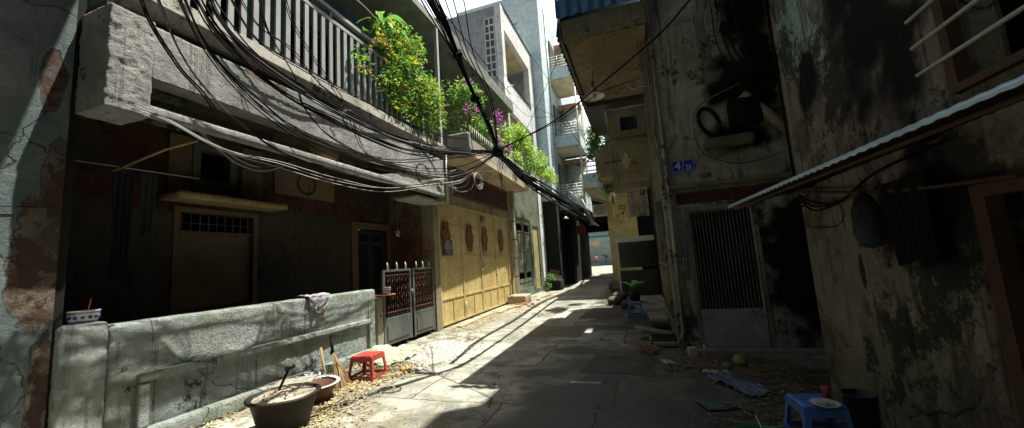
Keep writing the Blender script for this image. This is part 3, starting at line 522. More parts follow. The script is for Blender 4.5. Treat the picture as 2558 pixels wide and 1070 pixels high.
# window and shutter
m = MB(); m.box(-5.99,-5.96,3.45,4.5,1.15,2.2)
m.box(-5.965,-5.95,3.46,4.49,1.16,1.2); m.box(-5.965,-5.95,3.46,4.49,2.14,2.18)
wn = m.build('window', WOODP, H1)
m = MB()
for k in range(9): m.box(-5.955,-5.94,3.5+k*.117,3.512+k*.117,2.22,2.46)
m.box(-5.96,-5.935,3.45,4.5,2.2,2.225); m.box(-5.96,-5.935,3.45,4.5,2.33,2.34); m.build('transom_grille', METALG, wn)
m = MB(); m.box(-5.9,-5.88,3.38,3.45,1.1,2.55); m.box(-5.9,-5.88,4.5,4.57,1.1,2.55); m.box(-5.9,-5.88,3.45,4.5,2.48,2.55); m.build('window_frame', WOODP, wn)
m = MB(); m.rough(-5.9,-5.5,3.2,4.8,2.6,2.70,.05,.006,5,.02); m.build('window_canopy', OCHRE, H1)
m = MB()
for a in ((3.58,3.68,2.9,3.5),(4.1,4.2,2.9,3.5)): m.box(-5.9,-5.87,*a[:2],*a[2:])
m.box(-5.9,-5.87,3.68,4.1,3.42,3.5); m.box(-5.9,-5.87,3.68,4.1,2.9,2.98); m.build('vent_frame', GREENW, H1)
for a in ((3.28,3.55,2.75,3.55),(4.28,4.62,2.78,3.6)): m = MB(); m.box(-5.9,-5.86,*a); m.build('cable_trunking', WOODP, H1)
m = MB(); m.box(-5.9,-5.86,4.85,6.2,2.95,3.4); m.build('wall_board', weathered('old_board', (.26,.21,.13),(.19,.15,.1), seed=46, stain=.2), H1)
m = MB(); m.tube([( -5.84, 5.5+.2*math.cos(a/12*math.pi*2), 3.2+.2*math.sin(a/12*math.pi*2)) for a in range(13)], .01, 6); m.build('wire_hoop', BLACKR, H1)
m = MB(); m.wall('x',-5.9,-5.86,6.7,8.03,0,2.6,[(6.88,7.93,0,2.45)]); dr = m.build('door', OCHRE if False else WOODP, H1)
m = MB()
for a in (6.9,7.42):
    m.wall('x',-5.99,-5.96,a,a+.5,.02,2.43,[(a+.08,a+.42,1.1,2.1),(a+.08,a+.42,2.18,2.36)])
m.build('door_leaf', DARKWOOD, dr)
m = MB(); m.box(-5.985,-5.975,6.9,7.92,1.0,2.4); m.build('door_glass', GLASSM, dr)
# interior frame seen through the slot, coil of cable, clothes
m = MB(); m.wall('x',-5.2,-5.17,2.35,3.0,3.35,3.75,[(2.43,2.92,3.43,3.67)]); m.build('hanging_frame', GREENW, H1)
m = MB(); m.rough(-4.85,-4.55,4.6,4.95,3.35,3.9,.05,.01,5,.04); m.build('meter_box', weathered('tan_box',(.3,.22,.12),(.22,.16,.09),seed=47,stain=.1), H1)
for k in range(4):
    pts = [(-5.3+random.uniform(-.02,.02), 3.2+i*.14, 3.55-.0-(.36+.03*k)*math.sin(math.pi*i/12)) for i in range(13)]
    m = MB(); m.tube(spline(pts,3), .012, 6)
    o = m.build('cable', PALEWIRE if k%2 else BROWNM); tag(o, 'dusty beige cable looped under the balcony above the window', 'cable', 'cables looped under the balcony')
m = MB(); m.tube([(-5.3,2.45,2.75),(-4.75,2.62,2.95),(-4.4,2.72,3.02)], .014, 7)
tag(m.build('bamboo_pole', STRAW), 'thin bamboo pole slanting below the left end of the balcony', 'pole')
def cloth(name, mat, c, wy, h, label, sx=.04, n=7):
    m = MB(); vs = []; fs = []; nu, nv = 26, 20
    for s_ in (0, 1):
        for i in range(nu+1):
            for j in range(nv+1):
                u, v = i/nu, j/nv
                x = c[0] + sx*math.sin(u*n*math.pi+v*1.5)*(.3+.7*v) + s_*.012
                vs.append((x, c[1]+(u-.5)*wy*(1-.25*v), c[2]-v*h-.03*math.sin(u*9)*v))
    K = (nu+1)*(nv+1)
    for i in range(nu):
        for j in range(nv):
            a = i*(nv+1)+j; fs += [(a,a+nv+1,a+nv+2,a+1), (a+K,a+1+K,a+nv+2+K,a+nv+1+K)]
    m.add(vs, fs, True); return m.build(name, mat)
o = cloth('trousers', JEANS, (-5.3,2.55,2.75), .2, 1.1, ''); tag(o, 'dark blue trousers hanging in the dark front room beside the left wall', 'trousers')
o = cloth('shirt', DARKWOOD, (-5.35,2.8,2.8), .16, .7, '', .03, 5); tag(o, 'dark grey shirt hanging to the right of the blue trousers', 'shirt')
m = MB(); m.tube([(-5.3,2.0,2.8),(-5.3,3.3,2.83)], .008, 6); tag(m.build('clothes_line', PALEWIRE), 'clothes line strung across the dark front room', 'clothes line')

# -- balcony fence
F = thing('balcony_fence', (-4.45, 5, 4.45), 'grey slatted metal fence along the concrete balcony above the front room', 'fence')
m = MB(); m.box(-4.48,-4.42,2.15,7.9,4.47,4.52); m.box(-4.47,-4.43,2.15,7.9,5.62,5.68); m.box(-4.49,-4.41,2.15,7.9,5.80,5.86)
m.build('rail', BARS, F)
for k in range(36):
    y = 2.22+k*.16; m = MB(); m.box(-4.465,-4.435,y,y+.07,4.52,5.62)
    if k % 6 == 3: m.box(-4.465,-4.435,y+.02,y+.05,5.68,5.8)
    m.build('slat', BARS, F)

# -- low boundary wall
W = thing('boundary_wall', (-4.75, 4, 0), 'low rough plastered wall with raised panel frame in front of the dark room', 'wall')
m = MB(); m.rough(-4.9,-4.65,2.2,5.9,0,1.17,.018,.010,7,.04,2); m.build('wall_body', LOWWALL, W)
m = MB(); m.rough(-4.92,-4.61,1.86,2.19,0,1.21,.018,.008,7,.04,8); m.build('pillar', LOWWALL, W)
m = MB()
m.rough(-4.66,-4.59,2.42,5.75,.59,.67,.02,.006,9,.008,1); m.rough(-4.66,-4.60,2.42,2.51,.17,.59,.02,.006,9,.008,2); m.rough(-4.66,-4.60,5.66,5.75,.17,.59,.02,.006,9,.008,3)
m.build('panel_frame', LOWWALL, W)
m = MB(); m.rough(-4.66,-4.53,2.2,5.85,0,.17,.035,.012,6,.03,4); m.build('base_ledge', LOWWALL, W)
m = MB(); m.rough(-4.72,-4.62,5.9,6.07,0,1.02,.035,.006,6,.02,5); m.rough(-4.86,-4.72,5.9,6.05,0,1.02,.04,.006,6,.02,6); m.build('end_post', weathered('post_concrete',(.34,.32,.25),(.2,.19,.15),seed=50,stain=.4,streak=.6,bump=.6), W)

# things on the wall
def bowl(c, r, h, label, pattern=True, stick=True, cat='incense bowl'):
    B = thing('incense_bowl', c, label, cat)
    m = MB(); m.lathe([(r*.55,0),(r*.8,.005),(r*.95,h*.45),(r,h*.95),(r*1.03,h),(r*.95,h),(r*.88,h*.5),(0,h*.45)], c, 28); m.build('bowl', CERAM, B)
    m = MB()
    for z in (h*.83, h*.18): m.lathe([(r*1.0 if z>h*.5 else r*.86,z-.004),(r*1.02 if z>h*.5 else r*.89,z),(r*1.0 if z>h*.5 else r*.88,z+.004)], c, 28)
    for k in range(14):
        a = k*2*math.pi/14; rr = r*.965; m.obox((c[0]+rr*math.cos(a), c[1]+rr*math.sin(a), c[2]+h*.5), .01, r*.22, h*.2, (.5,0,a))
    m.build('glaze_pattern', COBALT, B)
    m = MB(); m.lathe([(0,h*.78),(r*.88,h*.74)], c, 20); m.build('ash', CONC, B)
    if stick:
        m = MB(); m.tube([(c[0]+.01,c[1]+.02,c[2]+h*.7),(c[0]+.02,c[1]+.035,c[2]+h+.11)], .003, 5); m.build('incense_stick', REDP, B)
    return B
bowl((-4.76,2.07,1.205), .105, .115, 'round white bowl with blue glaze and one red incense stick on the low wall pillar')
m = MB(); m.lathe([(0,0),(.17,0),(.2,.012),(.19,.016),(.16,.008),(0,.008)], (-4.62,6.12,1.03), 28); tag(m.build('tray', TERRA), 'thin round tray on the post at the end of the low wall', 'tray')
bowl((-4.62,6.17,1.045), .08, .13, 'small patterned white jar on the round tray beside the small gate', stick=False, cat='jar')
m = MB()
vs=[];fs=[]
for i in range(25):
    for j in range(21):
        u=i/24; v=j/20; ang=v*3.2
        y = 4.57+(u-.5)*.4*(1-.55*max(0,v-.35)); 
        if v<.35: x=-4.84+v/.35*.2; z=1.2+.012*math.sin(u*20+v*9)
        else: x=-4.63+.035*math.sin(u*14+v*6)*(v-.3)+.02; z=1.2-(v-.35)*.42*(1-.5*abs(u-.5)**1.2)
        vs.append((x+noise.noise(Vector((u*6,v*6,1)))*.02,y,z+noise.noise(Vector((u*5,v*5,4)))*.018))
for i in range(24):
    for j in range(20): a=i*21+j; fs.append((a,a+1,a+22,a+21))
m.add(vs,fs,True); o=m.build('rag', CLOTH_G); md=o.modifiers.new('s','SOLIDIFY'); md.thickness=.008; tag(o,'crumpled grey white rag draped over the top of the low wall','rag')

# -- small gate between post and yellow gate
G = thing('small_gate', (-4.65, 7, 0), 'small grey two-leaf iron gate with spear tips beside the yellow gate', 'gate')
for (a, b_) in ((6.1,7.02),(7.1,7.95)):
    m = MB(); m.box(-4.67,-4.64,a,b_,.1,.55); m.box(-4.635,-4.625,a+.1,b_-.1,.18,.47); m.build('sheet_panel', METALG, G)
    m = MB(); m.box(-4.675,-4.635,a,a+.05,.08,1.5); m.box(-4.675,-4.635,b_-.05,b_,.08,1.5); m.box(-4.672,-4.638,a+.05,b_-.05,1.46,1.5); m.box(-4.672,-4.638,a+.05,b_-.05,.55,.59); m.build('gate_frame', METALG, G)
    m = MB(); 
    m.box(-4.662,-4.648,a+.05,b_-.05,1.38,1.395); m.box(-4.662,-4.648,a+.05,b_-.05,.68,.695)
    n_ = 11
    for k in range(n_):
        y = a+.09+k*(b_-a-.18)/(n_-1)
        m.tube([(-4.655+(0 if k%2 else .008*math.sin(i*1.3)), y+(.012*math.sin(i*1.25) if k%2 else 0), .6+.86*i/26) for i in range(27)], .006, 5)
    m.build('iron_bars', BROWNM, G)
    m = MB()
    for k in range(3):
        y = a+.16+k*(b_-a-.32)/2; m.lathe([(.018,0),(.022,.02),(.008,.035),(.026,.06),(.014,.1),(0,.15)], (-4.655,y,1.5), 10)
    m.build('spear_tips', METALP, G)
m = MB(); m.lathe([(.0,-.01),(.05,-.01),(.055,0),(.05,.01),(0,.01)], (-4.63,7.06,1.02), 12, 'x'); m.build('lock_plate', METALG, G)
# hanging star above the gate
m = MB()
for k in range(5):
    a=math.pi/2+k*2*math.pi/5; b2=math.pi/2+(k+2)*2*math.pi/5
    m.tube([(-4.6,6.55+.09*math.cos(a),2.22+.09*math.sin(a)),(-4.6,6.55+.09*math.cos(b2),2.22+.09*math.sin(b2))],.006,5)
tag(m.build('star_lantern_frame', PALEWIRE), 'small pale wire star hanging in front of the dark doorway', 'star')
m = MB(); m.tube([(-4.6,6.55,2.31),(-4.6,6.55,3.0)],.002,4); tag(m.build('string', PALEWIRE),'thin string holding the wire star','string')

# -- yellow gate house (house 2)
H2 = thing('gate_house', (-5.5, 11, 0), 'house with yellow gate front, tan balcony underside and plants above', 'house')
m = MB(); m.box(-4.95,-4.63,8.03,8.27,0,3.15); m.build('gate_pillar', weathered('olive_pillar',(.3,.27,.17),(.2,.18,.12),seed=51,stain=.35,streak=.5,peel=[((-4.8,8.03,1.95),(.14,.3,.2))],peelc=((.26,.14,.08),(.3,.2,.12))), H2)
m = MB(); m.wall('x',-4.78,-4.68,8.27,14.2,0,4.2,[(8.3,13.55,0,3.12),(9.2,13.6,3.45,4.05)]); m.build('front_wall', OCHRE, H2)
m = MB(); m.box(-7,-6.9,8.3,14.2,0,4.2); m.build('room_wall', DARKROOM, H2)
m = MB(); m.prism([(-4.78,8.3),(-3.72,8.3),(-3.9,14.25),(-4.78,14.25)], 'z', 4.2, 4.34); m.build('balcony_slab', SOFFIT, H2)
m = MB(); m.prism([(-3.72,8.32),(-3.82,8.32),(-4.0,14.22),(-3.9,14.22)], 'z', 4.34, 4.62); m.rough(-4.3,-3.7,8.28,8.42,4.3,4.75,.05,.008,5,.04); m.build('parapet', LEDGE, H2)
m = MB()
for k in range(40):
    y=8.5+k*.143; m.tube([(-3.78-.03*k/10*1.0+.03,y,4.62),(-3.78-.03*k/10+.03,y,4.95)],.007,5)
m.tube([(-3.76,8.45,4.95),(-3.92,14.2,4.95)],.014,6); m.build('railing', METALP, H2)
m = MB()
for k in range(34): m.box(-4.66,-4.63,9.25+k*.13,9.31+k*.13,3.46,4.04)
m.box(-4.665,-4.625,9.2,13.6,3.40,3.46); m.box(-4.665,-4.625,9.2,13.6,4.04,4.12); m.box(-4.665,-4.625,9.2,13.6,3.72,3.74); m.build('transom_grille', BROWNM, H2)
m = MB(); m.tube([(-4.25+.16*math.cos(a/20*2*math.pi),10.6+.24*math.sin(a/20*2*math.pi),4.185) for a in range(21)],.03,8); m.build('ceiling_ring', SOFFIT, H2)
m = MB(); m.box(-5.5,-5.4,8.32,14.2,4.34,7.5); m.build('upper_wall', weathered('dark_upper_wall',(.12,.12,.11),(.08,.08,.07),seed=52,stain=.3), H2)
m = MB(); m.prism([(-7,8.2),(-4.3,8.2),(-4.3,14.2),(-7,14.2)],'z',7.5,7.9); m.build('upper_slab', GREY, H2)
m = MB(); m.tube([(-4.35,8.3,8.25),(-4.35,14.1,8.25)],.015,5); m.build('roof_rail', METALD, H2)
m = MB(); m.tube([(-4.28,8.15,3.0),(-4.28,8.15,4.2)],.03,8); m.build('corner_pipe', PIPEW, H2)

# yellow gate
YG = thing('yellow_gate', (-4.66, 10.9, 0), 'large yellow sheet metal gate of four leaves with bronze medallions', 'gate')
m = MB(); m.box(-4.72,-4.66,8.28,8.34,0,3.12); m.box(-4.72,-4.66,13.5,13.56,0,3.12); m.box(-4.72,-4.66,8.34,13.5,3.06,3.12); m.build('gate_frame', YELLOW, YG)
med0 = None
for k in range(4):
    a = 8.34+k*1.29; c = a+1.29
    m = MB(); m.box(-4.70,-4.685,a+.005,c-.005,.05,3.055)
    for (u0,u1) in ((a+.005,a+.05),(c-.05,c-.005)): m.box(-4.685,-4.665,u0,u1,.05,3.055)
    for z in (.05,.66,1.75,2.55,3.01): m.box(-4.685,-4.668,a+.05,c-.05,z,z+(.05 if z in (.05,.66,3.01) else .018))
    m.box(-4.685,-4.668,(a+c)/2-.02,(a+c)/2+.02,.1,.66)
    lf = m.build('gate_leaf', YELLOW, YG)
    cy = (8.66,10.1,11.22,12.72)[k]; cz = 2.26
    m = MB()
    for (ry,rz,rt) in ((.21,.40,.022),(.15,.31,.014)):
        m.tube([(-4.655, cy+ry*math.cos(q/28*2*math.pi)*(1+.14*math.cos(q/28*12*math.pi)), cz+rz*math.sin(q/28*2*math.pi)*(1+.08*math.cos(q/28*12*math.pi))) for q in range(29)], rt, 7)
    for q in range(8):
        aa=q*math.pi/4; m.lathe([(0,-.02),(.045,-.01),(.05,.0),(.03,.02),(0,.03)],(-4.66,cy+.085*math.cos(aa),cz+.17*math.sin(aa)),9,'x')
    m.lathe([(0,-.02),(.06,-.01),(.065,.01),(.03,.035),(0,.04)],(-4.66,cy,cz),12,'x')
    for q in (-1,1):
        m.tube(spline([(-4.655,cy,cz+q*.40),(-4.65,cy+.05,cz+q*.3),(-4.65,cy-.03,cz+q*.22),(-4.65,cy,cz+q*.12)],5),.014,6)
    m.build('medallion', YELLOW_D, YG if False else lf)
m = MB(); m.tube([(-4.63,10.88+.1*math.cos(q/24*2*math.pi),1.5+.2*math.sin(q/24*2*math.pi)) for q in range(25)],.014,7); m.box(-4.67,-4.62,10.86,10.90,1.70,1.78); m.build('ring_handle', METALP, YG)
m = MB(); m.tube([(-4.645,9.64,.2),(-4.645,9.64,.5)],.012,6); m.build('bolt', METALP, YG)

def text(name, body, size, mat, parent, loc, facing, ext=.001, align='CENTER', sx=1):
    cu = bpy.data.curves.new(name, 'FONT'); cu.body = body; cu.size = size; cu.align_x = align; cu.align_y = 'CENTER'; cu.extrude = ext
    tmp = bpy.data.objects.new('tmp', cu); COL.objects.link(tmp)
    bpy.context.view_layer.update()
    me = bpy.data.meshes.new_from_object(tmp.evaluated_get(bpy.context.evaluated_depsgraph_get()))
    bpy.data.objects.remove(tmp)
    # facing 'x+': text reads along +y, up z ; facing 'y-': reads along +x
    Mx = Matrix(((0,0,1,0),(1,0,0,0),(0,1,0,0),(0,0,0,1))) if facing == 'x+' else Matrix(((1,0,0,0),(0,0,-1,0),(0,1,0,0),(0,0,0,1)))
    me.transform(Matrix.Translation(Vector(loc)-WORLD[parent]) @ Mx @ Matrix.Diagonal((sx,1,1,1))); me.materials.clear(); me.materials.append(mat)
    o = bpy.data.objects.new(name, me); COL.objects.link(o); o.parent = parent; WORLD[o] = WORLD[parent]; return o
S = thing('notice_sign', (-4.64,8.72,1.78), 'dark blue notice with white writing on the left leaf of the yellow gate', 'sign')
m = MB(); m.box(-4.655,-4.64,8.5,8.98,1.78,2.16); m.build('sign_board', paint('notice_blue',(.02,.03,.09),.4,0,.05), S)
for i,(tx,sz) in enumerate((('CỬA HÀNG',.045),('TRUNG TÂM',.06),('THÔNG BÁO CỔNG',.05),('6-7-18 CHÂU',.075),('KHÔNG ĐỖ XE',.04),('TRƯỚC CỔNG',.04))):
    text('lettering', tx, sz*1.15, WHITEP, S, (-4.637,8.74,2.13-i*.063), 'x+', .0008, 'CENTER', .75)
S = thing('number_plate', (-4.64,11.15,2.83), 'small dark house number plate above the ring handle of the yellow gate', 'number plate')
m = MB(); m.box(-4.655,-4.64,11.0,11.3,2.8,2.99); m.build('plate', paint('notice_blue2',(.02,.03,.07),.4,0,.05), S)
text('lettering', '111', .13, WHITEP, S, (-4.637,11.15,2.92), 'x+'); m = MB(); m.box(-4.64,-4.637,11.04,11.26,2.825,2.84); m.build('plate_line', WHITEP, S)

# pipe + block
P = thing('drain_pipe', (-4.5,13.85,0), 'thick off-white drain pipe standing on a pinkish block right of the yellow gate', 'pipe')
m = MB(); m.tube([(-4.5,13.85,.3),(-4.5,13.85,4.2)],.085,14); m.build('pipe', PIPEW, P)
for z in (.9,1.6,2.3,3.0): m = MB(); m.tube([(-4.5,13.85,z),(-4.5,13.85,z+.03)],.092,14); m.build('pipe_joint', METALD, P)
m = MB(); m.rough(-4.62,-3.95,12.9,13.7,0,.30,.06,.01,5,.03); tag(m.build('concrete_block', PINKC), 'pinkish concrete block at the foot of the drain pipe', 'block')
for k in range(7):
    m = MB(); m.obox((-3.85+random.uniform(-.3,.25),12.2+random.uniform(-.5,.7),.035+.0*k),.09,.2,.06,(random.uniform(-.15,.15),random.uniform(-.15,.15),random.uniform(0,3)))
    tag(m.build('brick', BRICK, bevel=.006), 'loose broken orange brick on the ground beside the pinkish block', 'brick', 'loose bricks by the pinkish block')

# -- glass block house (house 3)
H3 = thing('glass_block_house', (-5.5, 16.5, 0), 'tall grey and white house with glass blocks and recessed balconies', 'house')
m = MB(); m.wall('y',14.25,14.4,-8.2,-4.86,4.3,12.4,[(-5.38,-4.9,9.2,11.95)]); m.build('end_wall', weathered('grey_gable',(.36,.38,.4),(.29,.31,.33),seed=60,stain=.15,streak=.3), H3)
m = MB(); m.box(-5.38,-4.9,14.33,14.38,9.2,11.95); gb = m.build('glass_block_window', GBLOCK, H3)
m = MB()
for k in range(9): m.box(-5.38,-4.9,14.27,14.33,9.2+k*.338,9.245+k*.338)
for x in (-5.38,-5.165,-4.945): m.box(x,x+.045,14.262,14.325,9.2,11.95)
m.build('grid', WHITEP, gb)
m = MB(); m.box(-4.8,-4.62,14.4,19.2,11.5,12.4); m.box(-4.8,-4.62,14.4,19.2,7.9,9.2); m.box(-4.8,-4.62,14.4,19.2,5.2,5.6); m.box(-4.9,-4.6,18.4,19.2,0,11.5); m.box(-4.86,-4.58,14.2,14.55,4.3,12.45); m.box(-6.2,-4.62,14.4,19.2,12.4,12.5)
m.box(-8,-6.2,14.4,19.2,4.3,12.4); m.build('facade', WHITEW, H3)
for z_ in (11.35,7.75,5.05): m = MB(); m.box(-6.2,-4.8,14.4,18.4,z_,z_+.15); m.build('balcony_soffit', SOFFIT, H3)
for a,b_ in (((-4.6,14.4,12.55),(-4.6,19.2,12.6)),((-4.6,14.4,9.3),(-4.6,18.4,9.3))): m = MB(); m.tube([a,b_],.03,6); m.build('rail', METALD, H3)
m = MB(); m.wall('x',-4.75,-4.65,14.2,19.3,0,5.05,[(14.6,16.7,.35,3.3),(17.1,18.1,.2,3.1)]); m.build('ground_wall', GREENW, H3)
m = MB(); m.wall('x',-4.74,-4.70,14.6,16.7,.35,3.3,[(14.72,15.6,2.75,3.05),(15.7,16.6,2.75,3.05),(14.72,15.6,.75,1.0),(15.7,16.6,.75,1.0)]); m.tube([(-4.68,15.45,.9),(-4.68,15.5,1.3),(-4.68,15.75,1.05),(-4.68,15.9,1.5),(-4.68,15.85,2.6)],.02,6)
for y in (14.62,15.65,16.64): m.box(-4.70,-4.67,y,y+.04,.35,3.3)
for z in (.62,1.05,1.9,2.7,3.1): m.box(-4.70,-4.675,14.66,16.64,z,z+.035)
m.build('folding_door', METALP if False else weathered('door_green',(.24,.26,.19),(.18,.2,.15),seed=61,stain=.3,streak=.4), H3)
m = MB(); m.box(-4.74,-4.70,17.1,18.1,.2,3.1); m.build('side_door', YPILLAR, H3)
m = MB(); m.tube([(-4.55,14.15,5.9),(-4.55,14.15,9.0)],.05,8); m.tube([(-4.95,14.15,8.55),(-4.2,14.15,8.62)],.02,6); tag(m.build('pole', PIPEW), 'thin white pole with a crossbar in front of the glass block house', 'pole')

# -- pale blue house (house 4)
H4 = thing('blue_house', (-5.5, 21, 0), 'tall pale blue house with stacked curved balconies behind the glass block house', 'house')
m = MB(); m.box(-9,-4.05,19.35,21.5,4.5,16.5); m.build('wall', BLUEW, H4)
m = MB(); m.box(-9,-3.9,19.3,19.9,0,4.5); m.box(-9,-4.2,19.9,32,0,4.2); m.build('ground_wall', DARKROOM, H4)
m = MB(); m.box(-8,-4.1,21.5,30,4.5,16.5); m.build('rear_wall', BLUEW, H4)
for zz in (4.7,8.3,12.4):
    m = MB(); m.box(-4.05,-2.55,21.0,23.8,zz-.55,zz-.5); m.build('balcony_soffit', SOFFIT, H4)
    m = MB(); m.box(-4.05,-2.55,21.0,23.8,zz-.5,zz+.15); m.build('balcony', BLUEW, H4)
    m = MB()
    for k in range(5): m.tube([(-4.0,21.05,zz+.25+k*.16),(-2.58,21.05,zz+.25+k*.16),(-2.58,23.7,zz+.25+k*.16)],.02,5)
    for x in (-4.0,-3.5,-3.0,-2.58): m.tube([(x,21.05,zz+.15),(x,21.05,zz+.9)],.022,5)
    m.build('balcony_railing', WHITEP, H4)
    m = MB(); m.tube([(-3.35,23.9,zz+.0),(-3.35,23.9,zz+2.6)],.62,20); m.box(-4.1,-2.7,23.9,25,zz,zz+3.0); m.build('bay', CREAM if zz>12 else weathered('bay_paint',(.5,.53,.47),(.42,.46,.41),seed=62,stain=.1,streak=.2), H4)
    m = MB(); m.box(-4.0,-2.65,23.2,24.0,zz+2.62,zz+2.85); m.build('brick_band', paint('brick_band',(.4,.2,.12),.8,0,.2), H4)
    m = MB(); m.box(-4.06,-3.95,21.6,22.9,zz+.15,zz+2.3); m.build('balcony_door', METALG, H4)
m = MB(); m.tube([(-4.0,20.9,4.5),(-4.0,20.9,16.4)],.06,8); m.build('drain_pipe', PIPEW, H4)
m = MB(); m.tube([(-2.6,20.95,4.2),(-2.6,20.95,12.6)],.05,8); m.build('corner_pipe', PIPEW, H4)
# tilted rails and tangled frame under lower balcony
m = MB()
for k in range(5): m.tube([(-3.35+k*.14,20.6,5.1-k*.18),(-2.7+k*.1,20.6,4.5-k*.22)],.025,5)
m.tube([(-3.35,20.6,5.15),(-2.75,20.6,4.1)],.025,5); m.tube([(-2.7,20.6,4.6),(-2.3,20.6,3.5)],.025,5)
tag(m.build('metal_rack', WHITEP), 'slanted pale metal rack under the lowest balcony of the blue house', 'rack')
# shop front dark, with awning and lantern
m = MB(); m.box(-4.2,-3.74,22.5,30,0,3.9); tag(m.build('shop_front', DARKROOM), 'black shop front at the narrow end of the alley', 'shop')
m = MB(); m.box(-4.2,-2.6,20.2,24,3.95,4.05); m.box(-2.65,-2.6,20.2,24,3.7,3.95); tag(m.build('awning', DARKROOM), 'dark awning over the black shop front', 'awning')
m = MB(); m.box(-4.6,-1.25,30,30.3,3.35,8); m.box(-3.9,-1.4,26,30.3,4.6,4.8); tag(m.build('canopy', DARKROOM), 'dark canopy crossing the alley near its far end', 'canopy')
m = MB(); m.tube([(-3.72,30.05,0),(-3.72,30.05,3.35)],.035,8); tag(m.build('corner_post', PIPEW), 'thin white post at the corner of the black shop front', 'post')
for k,(x,dz) in enumerate(((-3.62,0),(-3.42,.1),(-3.25,-.05))):
    L = thing('red_lantern', (x,24.4,2.85+dz), ('left','middle','right')[k]+' one of three red lanterns hanging before the black shop front','lantern','red lanterns by the shop')
    m = MB(); m.lathe([(.02,.62),(.05,.6),(.08,.5),(.075,.2),(.05,.08),(.02,.05)],(x,24.4,2.85+dz),14); m.build('lantern_body', REDCLOTH, L)
    m = MB(); m.lathe([(.0,.66),(.05,.65),(.055,.6),(0,.6)],(x,24.4,2.85+dz),12); m.build('cap', CERAM, L)
    m = MB(); m.tube([(x,24.4,3.5+dz),(x,24.4,3.95)],.006,4); m.build('cord', BLACKR, L)
def lampbulb(c, label):
    m = MB(); m.lathe([(.0,.12),(.05,.11),(.06,.08),(.17,.0),(.16,-.01),(0,.02)],c,16); o=m.build('hanging_lamp', WHITEP); tag(o,label,'lamp')
lampbulb((-3.55,19.9,3.55),'white dish lamp hanging under the dark awning at the end of the alley')
m = MB(); m.tube([(-3.55,19.9,3.66),(-3.55,20.15,3.9),(-3.55,20.25,3.95)],.008,4); tag(m.build('lamp_cord',BLACKR),'short cord of the dish lamp under the dark awning','cord')
# clutter by the shop (plants, red things)
m = MB(); m.rough(-4.5,-3.7,17.9,18.9,0,.5,.08,.05,3,.1); tag(m.build('rubbish_heap', DARKROOM),'low dark heap of rubbish by the black shop front','heap')
for (x,y,h,mt_,lb,nm) in ((-4.25,18.9,.95,paint('dull_red',(.08,.025,.02),.8,0,.3),'dusty red board leaning at the dark shop corner','board'),(-4.1,18.7,.7,STRAW,'straw coloured board leaning at the dark shop corner','board')):
    m = MB(); m.obox((x,y,h/2),.5,.03,h,(-.15,.25,.3)); tag(m.build(nm, mt_), lb, nm)

# -- far end
m = MB(); m.wall('y',62,62.3,-30,14,0,5.2,[(-10.5,-7.8,1.0,3.0)]); o=m.build('far_wall', weathered('far_wall_grey',(.5,.53,.54),(.36,.42,.45),seed=70,stain=.2,streak=.4)); tag(o,'grey blue wall closing the view beyond the alley end','wall')
m = MB(); m.box(-30,14,62.5,70,5.2,12); tag(m.build('far_building', GREENW),'dark building standing above the wall beyond the alley end','building')
m = MB(); m.box(-9,-1.5,58,61,4.3,4.5); m.box(-9,-1.5,58,58.05,4.15,4.3); tag(m.build('green_awning', paint('green_awning',(.03,.2,.15),.6,0,.1)),'bright green awning across the far end of the alley','awning')
m = MB(); m.box(-7.9,-5.6,57.3,57.4,3.0,3.7); tag(m.build('signboard', CREAM),'pale cream board under the green awning far down the alley','board')
m = MB(); m.box(-30,-4.2,33,34,0,7); tag(m.build('corner_house', GREENW),'dark house behind the black shop at the alley end','house')

